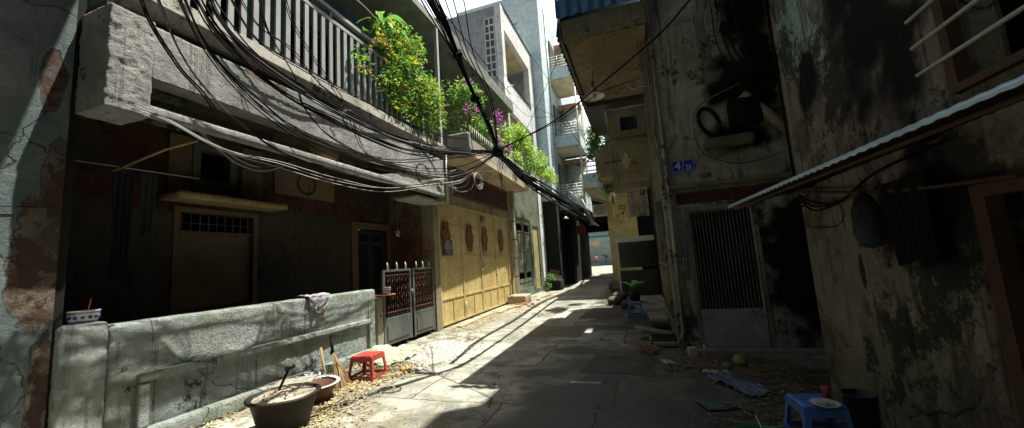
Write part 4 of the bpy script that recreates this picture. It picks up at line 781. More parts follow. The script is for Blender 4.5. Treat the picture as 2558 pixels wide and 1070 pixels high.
# person walking far away
def person(x, y, label):
    me = bpy.data.meshes.new('person'); o = bpy.data.objects.new('person', me); COL.objects.link(o); o.location = (x,y,0)
    V = {'pel':(0,0,.86,.13),'sto':(0,.0,1.05,.12),'che':(0,.02,1.25,.14),'nk':(0,.0,1.42,.055),'hd':(0,-.02,1.52,.085),'hd2':(0,-.02,1.62,.075),
         'hl':(-.09,0,.82,.09),'kl':(-.1,-.12,.45,.055),'al':(-.1,-.02,.08,.035),'tl':(-.1,-.16,.04,.03),
         'hr':(.09,0,.82,.09),'kr':(.1,.04,.45,.055),'ar':(.1,.2,.1,.035),'tr':(.1,.08,.03,.03),
         'sl':(-.18,0,1.33,.05),'el':(-.25,.05,1.08,.038),'wl':(-.24,-.08,.88,.026),'fl':(-.24,-.13,.8,.02),
         'sr':(.18,0,1.33,.05),'er':(.25,0,1.08,.038),'wr':(.24,-.12,.9,.026),'fr':(.24,-.17,.83,.02)}
    ks = list(V); E = [('pel','sto'),('sto','che'),('che','nk'),('nk','hd'),('hd','hd2'),('pel','hl'),('hl','kl'),('kl','al'),('al','tl'),('pel','hr'),('hr','kr'),('kr','ar'),('ar','tr'),('che','sl'),('sl','el'),('el','wl'),('wl','fl'),('che','sr'),('sr','er'),('er','wr'),('wr','fr')]
    me.from_pydata([V[k][:3] for k in ks], [(ks.index(a),ks.index(b)) for a,b in E], [])
    md = o.modifiers.new('skin','SKIN'); sv = me.skin_vertices[0].data
    for i,k in enumerate(ks): sv[i].radius = (V[k][3],)*2
    sv[0].use_root = True
    o.modifiers.new('sub','SUBSURF').levels = 1
    me.materials.append(SKIN); WORLD[o] = Vector((x,y,0)); tag(o,label,'person')
    m = MB(); prof=[(.125,.84),(.145,.95),(.14,1.1),(.165,1.25),(.13,1.36),(.06,1.42)]
    m.lathe(prof,(x,y+.01,0),16); 
    for sx in (-1,1): m.tube([(x+sx*.13,y,1.36),(x+sx*.2,y,1.3),(x+sx*.25,y+.03,1.14)],.062,8)
    m.build('shirt', PINKSHIRT, o)
    m = MB(); m.lathe([(.0,.9),(.15,.88),(.16,.78),(.12,.7)],(x,y,0),16)
    for sx,ky in ((-1,-.12),(1,.04)): m.tube([(x+sx*.09,y,.82),(x+sx*.1,y+ky,.45)],.092,8,True,.07)
    m.build('shorts', DARKWOOD, o)
    m = MB(); m.lathe([(.0,1.73),(.06,1.71),(.098,1.63),(.098,1.55),(.085,1.5)],(x,y+.01,0),12); m.build('hair', BLACKR, o)
person(-6.2, 56.5, 'person in a pink shirt and dark shorts walking far down the alley')

# ================================================================ RIGHT SIDE
# -- near house (wall with barred window)
R1 = thing('peeling_house', (3, 1, 0), 'dark house wall with peeling teal paint, black mould and a barred window at right', 'house')
m = MB(); m.wall('x',1.64,1.84,-14,4.7,0,13.5,[(-.6,2.52,2.2,3.6),(-.2,2.5,0,1.72)]); m.box(1.84,6,4.6,4.7,0,13.5); m.box(1.64,6,4.7,6.39,5.5,13.5); m.build('wall', RWALL, R1)  # last box: unseen upper storey added to close a gap in the shadow
m = MB(); m.box(3.4,3.5,-6,4.6,0,13.5); m.build('room_wall', DARKROOM, R1)
m = MB(); m.box(0.5,1.64,-6,6.39,8.0,8.15); m.box(0.5,.58,-6,6.39,7.6,8.0); m.build('added_shade_balcony', GREY, R1)  # unseen overhang added to shade the right side of the lane
m = MB(); m.box(1.60,1.66,2.46,2.52,2.2,3.6); m.box(1.60,1.66,-.6,2.46,2.2,2.24); wf = m.build('window_frame', RUST, R1)
m = MB()
for k in range(9): m.tube([(1.57,2.66,2.38+k*.16),(1.57,-.6,2.38+k*.16)],.011,8)
m.build('window_bar', METALP, wf)
m = MB(); m.box(1.59,1.66,2.44,2.52,0,1.72); m.box(1.59,1.66,-.2,2.44,1.66,1.72); df = m.build('door_frame', RUST, R1)
m = MB(); m.box(1.72,1.76,-.2,2.44,.0,1.66)
for k in range(12): m.box(1.70,1.72,-.1+k*.21,-.06+k*.21,.0,1.66)
m.build('door', DARKWOOD, df)
# upper ledge on the corner
m = MB(); m.prism([(4.68,4.1),(4.74,4.1),(4.74,5.2),(4.68,5.2)],'x',1.6,1.7)
m.tube([(1.62,4.71,2.2),(1.62,4.72,6)],.012,6); m.build('corner_cable', BLACKR, R1)
# corrugated awning
A = thing('tin_awning', (1.2,3,1.9), 'narrow corrugated tin awning with a bright pale blue lip projecting from the dark wall', 'awning')
m = MB(); vs=[]; fs=[]; ny=150; xs_=[(1.635,2.05),(1.32,2.0),(1.0,1.955)]
for i in range(ny+1):
    y=1.0+3.85*i/ny; wz=.007*math.sin(y*2*math.pi/.085)
    for (x,z) in xs_: vs.append((max(x,1.0+.053*(4.85-y)) if x<1.6 else x,y,z+wz))

for i in range(ny):
    for j in range(2): a=i*3+j; fs.append((a,a+1,a+4,a+3))
m.add(vs,fs,True); o=m.build('tin_sheet',RUST,A); md=o.modifiers.new('s','SOLIDIFY'); md.thickness=.006
vs=[];fs=[]
for i in range(ny+1):
    y=1.0+3.85*i/ny; wz=.007*math.sin(y*2*math.pi/.085); e_=1.0+.053*(4.85-y); vs += [(e_,y,1.966+wz*.3),(e_-.008,y,1.938+wz*(y/4.85)**1.5*1.9)]
for i in range(ny): fs.append((2*i,2*i+1,2*i+3,2*i+2))
m = MB(); m.add(vs,fs,True); o=m.build('lip',AWNTIN,A); md=o.modifiers.new('s','SOLIDIFY'); md.thickness=.004
m = MB()
for y in (1.3,2.7,4.3): m.box(1.02,1.63,y,y+.03,1.90,1.925) if False else m.tube([(1.05+.053*(4.85-y),y,1.925),(1.63,y,2.03)],.012,6)
m.tube([(1.25,1.0,1.915),(1.05,4.83,1.915)],.012,6); m.build('awning_rod', RUST, A)
m = MB(); m.tube(spline([(1.58,4.62,2.02),(1.55,3.6,1.86),(1.55,2.9,1.77),(1.56,2.2,1.72)],6),.012,7); tag(m.build('curtain_rod', RUST),'thin rusty rod fixed along the dark wall below the tin awning','rod')
for k in range(3):
    m = MB(); m.tube(spline([(1.6,4.6,1.98-.03*k),(1.56,4.2,1.86-.04*k),(1.55,3.7,1.80),(1.56,3.2,1.93),(1.58,2.6,1.98)],6),.009,6); tag(m.build('cable',BLACKR),'black cable sagging under the tin awning on the dark wall','cable','cables under the tin awning')
m = MB(); m.tube([(1.58,4.5+.1*math.cos(a/16*2*math.pi*2),1.9+.05*math.sin(a/16*2*math.pi*2)) for a in range(17)],.008,6); tag(m.build('cable_loop',BLACKR),'small loop of black cable at the corner under the tin awning','cable')
m = MB(); m.tube(spline([(1.62,4.65,1.66),(1.61,4.3,1.62),(1.61,3.95,1.62),(1.61,3.8,1.72),(1.61,3.95,1.86)],8),.004,5); tag(m.build('wire',BLACKR),'thin black wire curling across the wall below the tin awning','wire')
# hanging mesh bag and dark clothes
m = MB(); m.lathe([(.0,0),(.06,.02),(.085,.12),(.08,.28),(.05,.36),(.02,.4)],(1.53,3.32,1.42),14); tag(m.build('mesh_bag', weathered('mesh_grey',(.06,.075,.085),(.025,.03,.035),seed=80,stain=.3)),'grey mesh bag hanging on the dark wall below the awning','bag')
tag(cloth('jacket', weathered('black_wool',(.012,.012,.012),(.007,.007,.007),seed=210,stain=0,rough=1), (1.54,2.93,1.84), .42, .5, '', .025, 6),'black jacket hanging on the mouldy wall right of the mesh bag','jacket')

# -- wall with the 4/26 plate
R2 = thing('number_four_house', (1.6, 7.5, 0), 'mouldy house wall with a barred door set back beside the alley', 'house')
m = MB(); m.wall('y',6.4,6.55,.42,3.6,0,8.0,[(.74,1.62,.04,2.09)]); m.build('wall', MOULD, R2)
m = MB(); m.box(.42,.57,6.55,9.4,0,5.4); m.box(3.5,3.6,4.7,6.4,0,9); m.build('side_wall', weathered('olive_side_wall',(.22,.2,.13),(.14,.13,.09),seed=82,stain=.45,streak=.5), R2)
m = MB(); m.box(.6,3.4,7.6,7.7,0,4); m.build('room_wall', DARKROOM, R2)
m = MB(); m.box(.55,2.6,6.28,6.4,2.44,2.49); m.box(.57,2.5,6.34,6.4,2.38,2.44); m.build('lintel', weathered('lintel',(.25,.23,.16),(.16,.15,.1),seed=83,stain=.4), R2)
m = MB(); m.box(.6,2.4,6.37,6.4,2.2,2.36); m.build('red_band', weathered('red_band_paint',(.12,.035,.03),(.07,.03,.025),seed=84,stain=.4), R2)
m = MB(); m.box(.5,3.0,6.2,6.4,0,.05); m.build('door_step', CONC, R2)
D = MB(); D.box(.70,.74,6.36,6.44,0,2.14); D.box(1.62,1.66,6.36,6.44,0,2.14); D.box(.74,1.62,6.36,6.44,2.09,2.14); dfr = D.build('door_frame', weathered('worn_frame',(.28,.26,.19),(.18,.17,.12),seed=85,stain=.5,streak=.5), R2)
m = MB(); m.box(.75,1.61,6.40,6.43,.05,.60); m.box(.79,1.57,6.392,6.40,.09,.55); m.box(.75,.77,6.39,6.43,.6,2.08); m.box(1.59,1.61,6.39,6.43,.6,2.08); m.build('door_panel', weathered('door_panel_paint',(.35,.38,.33),(.27,.29,.25),seed=86,stain=.2,streak=.3,bump=.15), dfr)
m = MB()
for k in range(17): m.box(.79+k*.047,.802+k*.047,6.40,6.42,.60,2.06)
m.box(.77,1.59,6.405,6.415,2.04,2.06); m.build('door_bars', weathered('bar_grey',(.17,.17,.15),(.1,.1,.09),seed=87,stain=.3), dfr)
m = MB(); m.box(.77,1.59,6.47,6.48,.6,2.06); m.build('door_mesh', DARKROOM, dfr)
m = MB(); m.box(.585,.655,6.36,6.4,1.2,1.38); sw=m.build('switch_box', PIPEW, R2); m=MB(); m.box(.605,.635,6.35,6.36,1.25,1.29); m.box(.605,.635,6.35,6.36,1.31,1.34); m.build('switch', BLACKR, sw)
S = thing('number_plate', (.75,6.36,2.7), 'blue enamel plate reading 4/26 on the mouldy wall', 'number plate')
m = MB(); m.box(.59,.93,6.375,6.395,2.70,2.90); m.build('plate', BLUESIGN, S)
m = MB(); 
for a in ((.60,.92,2.708,2.714),(.60,.92,2.886,2.892)): m.box(a[0],a[1],6.371,6.375,a[2],a[3])
for a in ((.60,.606,2.714,2.886),(.914,.92,2.714,2.886)): m.box(a[0],a[1],6.371,6.375,a[2],a[3])
m.build('plate_border', WHITEP, S)
text('lettering','4',.19,WHITEP,S,(.685,6.37,2.80),'y-',.002)
text('lettering','4',.19,WHITEP,S,(.69,6.3705,2.80),'y-',.002)
m = MB(); m.obox((.765,6.372,2.80),.007,.003,.16,(0,.18,0)); m.build('slash', WHITEP, S)
text('lettering','26',.11,WHITEP,S,(.84,6.37,2.77),'y-',.002,sx=.85)
P2 = thing('drain_pipe', (.47,6.33,0), 'tall pale yellowish drain pipe running down the corner of the mouldy wall', 'pipe')
m = MB(); m.tube([(.50,6.32,6.2),(.50,6.32,2.0),(.49,6.33,.3),(.44,6.25,.2)],.032,10); m.build('pipe', weathered('pipe_olive',(.42,.4,.28),(.3,.29,.2),seed=88,stain=.3,streak=.3,bump=.1,rough=.6), P2)
for z in (1.4,3.1,4.6): m = MB(); m.tube([(.50,6.32,z),(.50,6.32,z+.06)],.038,10); m.build('pipe_joint', METALG, P2)
# bundle of tangled stuff on the wall: meter ring, white duct, black mass, loops
m = MB(); m.tube([(1.2+.13*math.cos(a/24*2*math.pi)-.05*math.sin(a/24*2*math.pi),6.33,3.42+.22*math.sin(a/24*2*math.pi)) for a in range(25)],.03,8); tag(m.build('black_ring',BLACKR),'thick black oval ring of hose hanging on the mouldy wall','hose')
m = MB(); m.tube([(1.68,6.3,3.75),(2.25,6.28,3.02)],.075,14); m.tube([(1.73,6.3,3.69),(1.755,6.3,3.66)],.085,14); m.tube([(1.79,6.3,3.61),(1.81,6.3,3.585)],.085,14); tag(m.build('pale_duct', weathered('duct_beige',(.34,.31,.2),(.26,.24,.16),seed=89,stain=.2)),'pale beige duct slanting down across the mouldy wall','duct')
m = MB(); m.lathe([(0,.16),(.3,.14),(.42,.0),(.36,-.1),(0,-.12)],(1.9,6.33,4.08),18); m.rough(1.45,1.9,6.2,6.39,3.25,3.7,.05,.02,4,.1); tag(m.build('cable_box',BLACKR),'black cable box with a dome in the mould stain on the wall','cable box')
m = MB(); m.rough(1.08,1.75,6.16,6.39,2.98,3.14,.04,.012,4,.06); tag(m.build('wall_shelf', weathered('shelf_c',(.17,.16,.11),(.1,.1,.07),seed=90,stain=.5)),'lumpy concrete ledge under the black hose ring','ledge')
for k in range(2):
    m = MB(); m.tube(spline([(1.7,6.3,3.95),(1.1+.02*k,6.3,3.7),(.98,6.3,3.3),(1.08+.02*k,6.3,2.93),(1.5,6.3,2.72+.02*k),(2.0,6.3,2.78),(2.5,6.3,2.92)],8),.007,6); tag(m.build('cable',PALEWIRE if k else BLACKR),['black','grey'][k]+' cable swooping in a wide arc below the hose ring','cable')
for k in range(5):
    x=1.45+.07*k; m = MB(); m.tube(spline([(x,6.3,6.5),(x-.02,6.28,5.3),(x+.05*math.sin(k*2),6.3,4.6),(x+.2,6.3,3.95),(x+.35,6.3,3.5)],8),.009+.003*(k%2),6); tag(m.build('cable',BLACKR if k%2 else METALD),'black cable hanging down the mould stain of the wall','cable','cables hanging down the mouldy wall')
m = MB(); m.tube([(1.42+.1*math.cos(a/20*2*math.pi),6.28,5.0+.22*math.sin(a/20*2*math.pi)) for a in range(21)],.008,6); tag(m.build('cable_loop',PALEWIRE),'grey loop of wire high on the mouldy wall','cable')
# side of house 2: folding grille in the alley side, meter board
SG = thing('folding_grille', (.38,8,0), 'pale folding metal grille closing the alley side of the mouldy house', 'grille')
m = MB()
for k in range(14): y=6.75+k*.18; m.box(.385,.415,y,y+.03,.35,2.15)
for z in (.35,1.25,2.1): m.box(.375,.39,6.7,9.2,z,z+.04)
for k in range(13):
    y=6.75+k*.18; m.tube([(.38,y,.45),(.38,y+.18,1.2)],.006,4); m.tube([(.38,y+.18,.45),(.38,y,1.2)],.006,4)
m.build('grille', weathered('grille_beige',(.3,.27,.18),(.2,.18,.12),seed=91,stain=.4), SG)
m = MB(); m.box(.34,.42,6.9,7.6,2.0,2.35); m.build('housing', METALG, SG)
m = MB(); m.box(.30,.42,6.62,6.85,1.75,2.3); tag(m.build('meter_box', GREENW),'grey green meter box on the alley side by the drain pipe','meter box')
# -- soffit slab with tin roof (eave of house 2)
E_ = thing('eave', (-.3,8,4.93), 'brown plastered eave edged with blue corrugated tin above the lamp', 'eave')
m = MB(); m.box(-.82,.42,5.76,8.45,4.93,5.0); m.build('soffit', TAN, E_)
m = MB(); m.box(-.84,.42,5.63,5.76,4.9,5.21); m.box(-.86,-.82,5.63,10.7,4.88,5.13); m.build('edge_beam', weathered('eave_beam',(.22,.2,.13),(.15,.14,.09),seed=92,stain=.4,streak=.4), E_)
m = MB(); m.box(-.82,.42,8.45,8.8,4.84,4.93); m.box(-.82,-.5,8.8,10.7,4.84,4.93); m.build('rear_soffit', DARKWOOD, E_)
m = MB(); vs=[];fs=[]; n_=140
for i in range(n_+1):
    y=5.6+5.2*i/n_; wx=.02*math.sin(y*2*math.pi/.17); sag=.03*math.sin(i*1.7)
    vs += [(-.83+wx,y,5.42),(-.905+wx,y,4.95+sag*.4)]
for i in range(n_): fs.append((2*i,2*i+1,2*i+3,2*i+2))
m.add(vs,fs,True); vs=[];fs=[]
for i in range(61):
    x=-.88+1.3*i/60; wy=.02*math.sin(x*2*math.pi/.17); vs += [(x,5.6+wy,5.85),(x,5.57+wy,5.23)]
for i in range(60): fs.append((2*i,2*i+1,2*i+3,2*i+2))
m.add(vs,fs,True); o=m.build('tin_fringe', BLUETIN, E_); md=o.modifiers.new('s','SOLIDIFY'); md.thickness=.004
m = MB(); m.prism([(-.85,5.40),(.42,5.84),(.42,5.88),(-.85,5.44)],'y',5.66,10.7); m.build('tin_roof', BLUETIN, E_)
L = thing('street_lamp', (-.5,6.9,4.4), 'white enamel dish lamp hanging from the brown eave', 'lamp')
c=(-.52,6.9,4.42)
m = MB(); m.lathe([(.03,.17),(.05,.16),(.055,.1),(.08,.09),(.19,.0),(.2,-.012),(.185,.0),(.07,.08),(0,.085)],c,28); m.build('lamp_shade', WHITEP, L)
m = MB(); m.tube([(c[0],c[1],c[2]+.17),(c[0],c[1],c[2]+.28)],.03,10); m.tube([(c[0],c[1],c[2]+.28),(c[0]+.03,c[1],4.93)],.008,6); m.build('lamp_holder', METALG, L)
m = MB(); m.lathe([(.02,.08),(.04,.03),(.045,-.0),(.03,-.04),(0,-.05)],c,14); m.build('bulb', CERAM, L)
m = MB(); m.tube([(.2+.09*math.cos(a/20*2*math.pi),6.8,4.46+.09*math.sin(a/20*2*math.pi)) for a in range(21)],.012,6); m.tube([(.25,6.8,4.4),(.5,6.8,4.35)],.008,5); tag(m.build('wire_ring',PALEWIRE),'small pale coil of wire beside the dish lamp under the eave','wire')

# -- house 3 right: balcony with diamond hole
R3 = thing('diamond_balcony_house', (.2, 11.5, 0), 'house with a concrete balcony pierced by a diamond opening', 'house')
BC = weathered('balcony_beige',(.33,.29,.19),(.24,.21,.14),seed=93,stain=.25,streak=.35,bump=.2)
def holed(poly, hole, z0, z1, y0, y1): pass
m = MB()
# front parapet face with a diamond hole built from wedges
X0,X1,Z0,Z1 = -.82,.42,3.42,4.12; cx,cz,rx,rz = -.1,3.72,.13,.24
dia=[(cx-rx,cz),(cx,cz+rz),(cx+rx,cz),(cx,cz-rz)]
for poly in ([(X0,Z0+.15),(X0,Z1-.12),(-.45,Z1+.1),(cx,Z1+.1),dia[1],dia[0]],[(cx,Z1+.1),(X1,Z1+.1),(X1,cz),dia[2],dia[1]],[(X0,Z0+.15),dia[0],dia[3],(cx,Z0),(-.7,Z0)],[dia[3],dia[2],(X1,cz),(X1,Z0-.1),(cx,Z0-.05)]):
    m.prism(poly,'y',9.3,9.4)
m.box(-.82,-.74,9.4,12,3.5,4.1); m.box(-.74,.42,9.4,12,3.4,3.5)
m.build('balcony', BC, R3)
m = MB(); m.box(-.05,.42,9.32,9.38,3.76,3.80); m.box(-.6,-.2,9.285,9.3,3.70,3.73); m.build('balcony_groove', DARKWOOD, R3)
m = MB(); m.wall('y',9.42,9.55,-.45,.56,4.22,5.05,[(-.15,.25,4.48,4.85)]); m.build('upper_wall', BC, R3)
m = MB(); m.box(-.45,-.28,9.42,9.55,3.0,3.42); m.build('bracket', BC, R3)
m = MB(); m.box(-.25,.4,9.42,9.5,3.05,3.2); m.build('sill', BC, R3)
m = MB(); m.box(-.1,.42,9.35,9.44,5.02,5.12); m.build('white_tray', METALP, R3)
m = MB(); m.box(-.15,.25,9.6,9.62,4.45,4.9); m.build('window', GLASSM, R3)
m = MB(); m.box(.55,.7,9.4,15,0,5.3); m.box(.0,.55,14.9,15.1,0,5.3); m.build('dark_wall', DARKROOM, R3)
m = MB(); m.box(-.6,.55,11.9,12.1,3.5,5.3); m.build('rear_wall', BC, R3)
# poster
S = thing('poster', (.05,8.6,2.4), 'pale poster with a round portrait hanging above the dark recess', 'poster')
m = MB(); m.box(-.15,.27,8.6,8.62,2.28,2.9); m.build('board', weathered('poster_paper',(.46,.42,.33),(.4,.37,.29),seed=94,stain=.15,bump=.05), S)
m = MB(); m.box(-.11,.0,8.594,8.6,2.80,2.83); m.build('red_line', paint('poster_orange',(.5,.22,.1),.8,0,.1), S)
m = MB(); m.lathe([(0,.004),(.062,.004),(.062,0),(0,0)],(.17,8.597,2.79),18,'y'); m.build('portrait', paint('poster_photo',(.12,.1,.08),.8,0,.2), S)
m = MB(); m.lathe([(0,-.004),(.03,-.004),(.03,0),(0,0)],(.175,8.593,2.8),14,'y'); m.build('portrait_face', CREAM, S)
text('lettering','T',.18,METALG,S,(-.05,8.597,2.68),'y-')
m = MB()
for k in range(6): m.box(-.1,.22-.03*(k%2),8.596,8.6,2.33+k*.045,2.34+k*.045)
m.build('text_lines', METALG, S)
# white framed booth
B = thing('booth_frame', (-.2,14.6,0), 'white framed shop booth standing in the shade on the right', 'booth')
m = MB(); m.box(-.82,.5,14.3,14.4,1.92,2.1); m.build('header', WHITEP, B)
m = MB(); m.box(-.82,-.76,14.3,14.36,0,1.92); m.box(-.3,-.28,14.29,14.3,1.92,2.1); m.build('leg', METALP, B)
m = MB(); m.box(-.76,.5,14.5,14.55,0,.9); m.build('counter', DARKWOOD, B)
m = MB(); m.box(-.74,.5,14.45,14.47,1.0,1.92); m.build('dark_pane', GLASSM, B)
# rubble / sacks along right base
for k,(x,y,s_) in enumerate(((-.95,15.5,.5),(-1.1,17,.6),(-.8,13.3,.45),(-.9,12.2,.4),(-1.2,18.6,.5),(-.5,11.3,.35))):
    m = MB(); m.rough(x-s_/2,x+s_/2,y-s_*.8,y+s_*.8,0,s_*.55,.06,.04,3,.12,k); tag(m.build('sack', weathered('sack%d'%k,(.12,.11,.08),(.07,.07,.05),seed=100+k,stain=.4)),'dark lumpy sack of rubble in the shade along the right side','sack','sacks along the right side')

# -- yellow house (right, further)
R4 = thing('yellow_house', (-.5, 25, 0), 'yellow plastered house corner narrowing the alley on the right', 'house')
m = MB(); m.box(-1.42,2.5,20,34,0,4.6); m.build('wall', YPILLAR, R4)
m = MB(); m.box(-1.0,2.5,20.2,34,4.6,8); m.build('upper_wall', weathered('green_upper',(.3,.36,.3),(.2,.26,.2),seed=110,stain=.3), R4)
Bq = thing('railed_balcony', (-1.4,17,4.3), 'pale balcony with white horizontal rails over the right side of the alley', 'balcony')
m = MB(); m.box(-2.0,-.9,16,19.5,4.35,4.95); m.build('balcony_box', BLUEW, Bq)
m = MB(); m.prism([(-2.0,4.3),(-1.0,3.9),(-1.0,4.35),(-2.0,4.35)],'y',16.05,19.5); m.build('balcony_soffit', CREAM, Bq)
m = MB()
for k in range(6): m.box(-2.0,-1.0,15.98,16.01,5.05+k*.19,5.10+k*.19)
m.box(-2.0,-1.96,15.98,16.02,4.95,6.2); m.build('rail', WHITEP, Bq)
m = MB(); m.box(-1.25,-1.0,18,19.5,3.2,4.3); m.build('bracket', OCHRE, Bq)
m = MB(); m.box(-.9,2,15.2,19.9,4.6,8); tag(m.build('annex', GREENW),'dark green grey annex behind the railed balcony','house')
for k in range(4):
    m = MB(); x=-2.5+.12*k; m.tube([(x,19,3.6-.15*k),(x+.35,19,3.3-.12*k),(x+.3,19,3.0)],.03,5); tag(m.build('bent_pipe',METALP),'bent pale pipe end in the tangle under the railed balcony','pipe','bent pipes under the railed balcony')

# ================================================================ THINGS ON THE GROUND
def stool(base, w_, h, mat, label, rz=0, nm='plastic_stool'):
    T = thing(nm, base, label, 'stool')
    Mz = Matrix.Rotation(rz, 3, 'Z'); bx_, by_, bz_ = base
    def tr(mb):
        mb.v = [Mz @ (p-Vector(base)) + Vector(base) for p in mb.v]; return mb
    a = w_/2; tp = a*.8
    m = MB(); m.rough(bx_-tp,bx_+tp,by_-tp,by_+tp,bz_+h-.025,bz_+h,.03,.0005,3,.012)
    for k in range(4): m.box(bx_-.09+k*.05,bx_-.07+k*.05,by_-.08,by_+.08,bz_+h,bz_+h+.002)
    tr(m).build('seat', mat, T)
    for sx in (-1,1):
        for sy in (-1,1):
            m = MB()
            def ring(f, z, wd):
                cx_=bx_+sx*(tp+(a-tp)*f); cy_=by_+sy*(tp+(a-tp)*f)
                return [(cx_,cy_,z),(cx_-sx*wd,cy_,z),(cx_-sx*wd,cy_-sy*.008,z),(cx_-sx*.008,cy_-sy*.008,z),(cx_-sx*.008,cy_-sy*wd,z),(cx_,cy_-sy*wd,z)]
            lv = [ring(0,bz_+h-.02,.09),ring(.15,bz_+h-.06,.05),ring(.5,bz_+h*.5,.04),ring(1,bz_,.045)]
            vs=[p for r_ in lv for p in r_]; fs=[(i*6+q,i*6+(q+1)%6,(i+1)*6+(q+1)%6,(i+1)*6+q) for i in range(3) for q in range(6)]+[tuple(range(6)),tuple(range(18,24))]
            m.add(vs,fs); tr(m).build('leg', mat, T)
    m = MB(); e=tp-.003
    for z0,z1,f in ((h-.075,h-.02,.1),(.035,.075,.88)):
        e2=tp+(a-tp)*f
        for s_ in (-1,1):
            m.box(bx_-e2,bx_+e2,by_+s_*e2-.004,by_+s_*e2+.004,bz_+z0,bz_+z1); m.box(bx_+s_*e2-.004,bx_+s_*e2+.004,by_-e2+.004,by_+e2-.004,bz_+z0,bz_+z1)
    tr(m).build('skirt', mat, T)
    return T
stool((-3.80,4.62,0),.40,.345,REDP,'small red plastic stool on the litter beside the low wall',.12)
stool((-.25,9.6,0),.36,.36,BLUEP,'small blue plastic stool in the shade at the right beyond the concrete slabs')
stool((1.15,3.62,0),.36,.30,BLUEP,'blue plastic stool with a plate on it at the bottom right',.1)
T = thing('plate', (1.17,3.5,.3), 'white plate holding food wrapping on the blue stool at the bottom right', 'plate')
m = MB(); m.lathe([(0,0),(.06,0),(.095,.018),(.09,.02),(.06,.006),(0,.006)],(1.17,3.5,.303),24); m.build('dish', CERAM, T)
m = MB(); m.rough(1.12,1.22,3.46,3.54,.31,.335,.012,.012,12,.01); m.build('wrapping', CLOTH_G, T)
m = MB(); m.lathe([(.0,0),(.025,0),(.03,.08),(.028,.085),(0,.08)],(1.24,3.66,.303),14); tag(m.build('cup',REDP),'small red cup at the back of the blue stool','cup')
m = MB(); m.lathe([(.0,0),(.085,0),(.10,.38),(.105,.39),(.095,.39),(.08,.02),(0,.02)],(1.39,3.52,0),28); tag(m.build('bin',paint('black_plastic',(.012,.012,.013),.45,0,.1)),'tall black plastic bin beside the blue stool at the bottom right','bin')
m = MB(); m.lathe([(.0,0),(.16,0),(.235,.11),(.25,.115),(.25,.125),(.225,.12),(.15,.015),(0,.012)],(.74,3.31,0),32); bs=m.build('green_basin',GREENP); tag(bs,'green plastic basin cut by the bottom edge of the picture','basin')
m = MB(); m.lathe([(.0,0),(.045,.01),(.06,.05),(.05,.055),(0,.03)],(.75,3.36,.02),16); m.tube([(.75,3.36,.05),(.70,3.46,.22)],.006,6); tag(m.build('ladle',METALP),'small metal ladle standing in the green basin','ladle')

# mortar tub, basin with slab, mallet, stick, broom
T = thing('mortar_tub', (-3.53,3.05,0), 'large dark rubber tub heaped with dry mortar at the bottom left', 'tub')
c=(-3.53,3.05,0)
m = MB(); m.lathe([(.0,0),(.19,0),(.215,.03),(.30,.31),(.332,.32),(.337,.34),(.305,.345),(.275,.315),(.21,.1),(0,.08)],c,36)
for v_ in m.v: v_ += noise.noise_vector(v_*4)*.012
m.build('tub', BUCKETM, T)
m = MB(); vs=[];fs=[]
for i in range(15):
    for q in range(36):
        r_=.298*i/14; a=q*2*math.pi/36; p_=Vector((c[0]+r_*math.cos(a),c[1]+r_*math.sin(a),0))
        vs.append((p_.x,p_.y,.318+.05*(1-(i/14)**2)+noise.noise(p_*9)*.035*(1-i/16)))
for i in range(14):
    for q in range(36): fs.append((i*36+q,i*36+(q+1)%36,(i+1)*36+(q+1)%36,(i+1)*36+q))
m.add(vs,fs,True); m.build('mortar', MORTAR, T)
m = MB()
for k in range(34):
    a=random.uniform(0,6.28); r_=.25*math.sqrt(random.random()); m.obox((c[0]+r_*math.cos(a),c[1]+r_*math.sin(a),.365+random.uniform(0,.02)),random.uniform(.01,.045),random.uniform(.008,.02),.006,(random.uniform(-.5,.5),random.uniform(-.5,.5),random.uniform(0,3)))
o=m.build('plaster_chips', STRAW, T); o['kind']='stuff'
m = MB(); m.tube([(-3.6,3.03,.34),(-3.56,3.13,.56)],.014,8); m.tube([(-3.57,3.09,.555),(-3.53,3.17,.58)],.026,8); tag(m.build('mallet',METALD),'dark handled mallet standing in the mortar tub','mallet')
T = thing('clay_basin', (-3.82,3.93,0), 'shallow brown basin with a pale rim behind the mortar tub', 'basin')
c=(-3.88,3.72,0)
m = MB(); m.lathe([(.0,0),(.19,0),(.27,.17),(.305,.205),(.285,.2),(.25,.17),(.17,.03),(0,.03)],c,36); m.build('basin_body', weathered('brown_enamel',(.16,.07,.045),(.1,.05,.03),seed=120,stain=.2,rough=.5), T)
m = MB(); m.lathe([(.27,.195),(.30,.198),(.318,.21),(.31,.22),(.275,.212)],c,36); m.build('rim', CERAM, T)
m = MB(); m.obox((-3.98,3.58,.27),.42,.28,.035,(.03,-.06,.5)); o=m.build('plaster_slab', MORTAR, bevel=.008); tag(o,'broken pale plaster slab lying across the brown basin','slab')
m = MB()
for k in range(16): m.obox((-3.9+random.uniform(-.16,.12),3.75+random.uniform(-.1,.16),.27+random.uniform(-.02,.03)),.05,.02,.012,(random.uniform(-1,1),random.uniform(-1,1),random.uniform(0,3)))
o=m.build('plaster_chips', CERAM); tag(o,'loose white plaster chips heaped in the brown basin','rubble',kind='stuff')
m = MB(); m.tube([(-4.12,4.2,.0),(-4.3,4.28,.5)],.017,8); tag(m.build('wooden_stick', STRAW),'short pale wooden stick leaning on the low wall beside the broom','stick')
T = thing('broom', (-4.0,4.3,0), 'straw broom fanned out on the ground leaning on the low wall', 'broom')
m = MB()
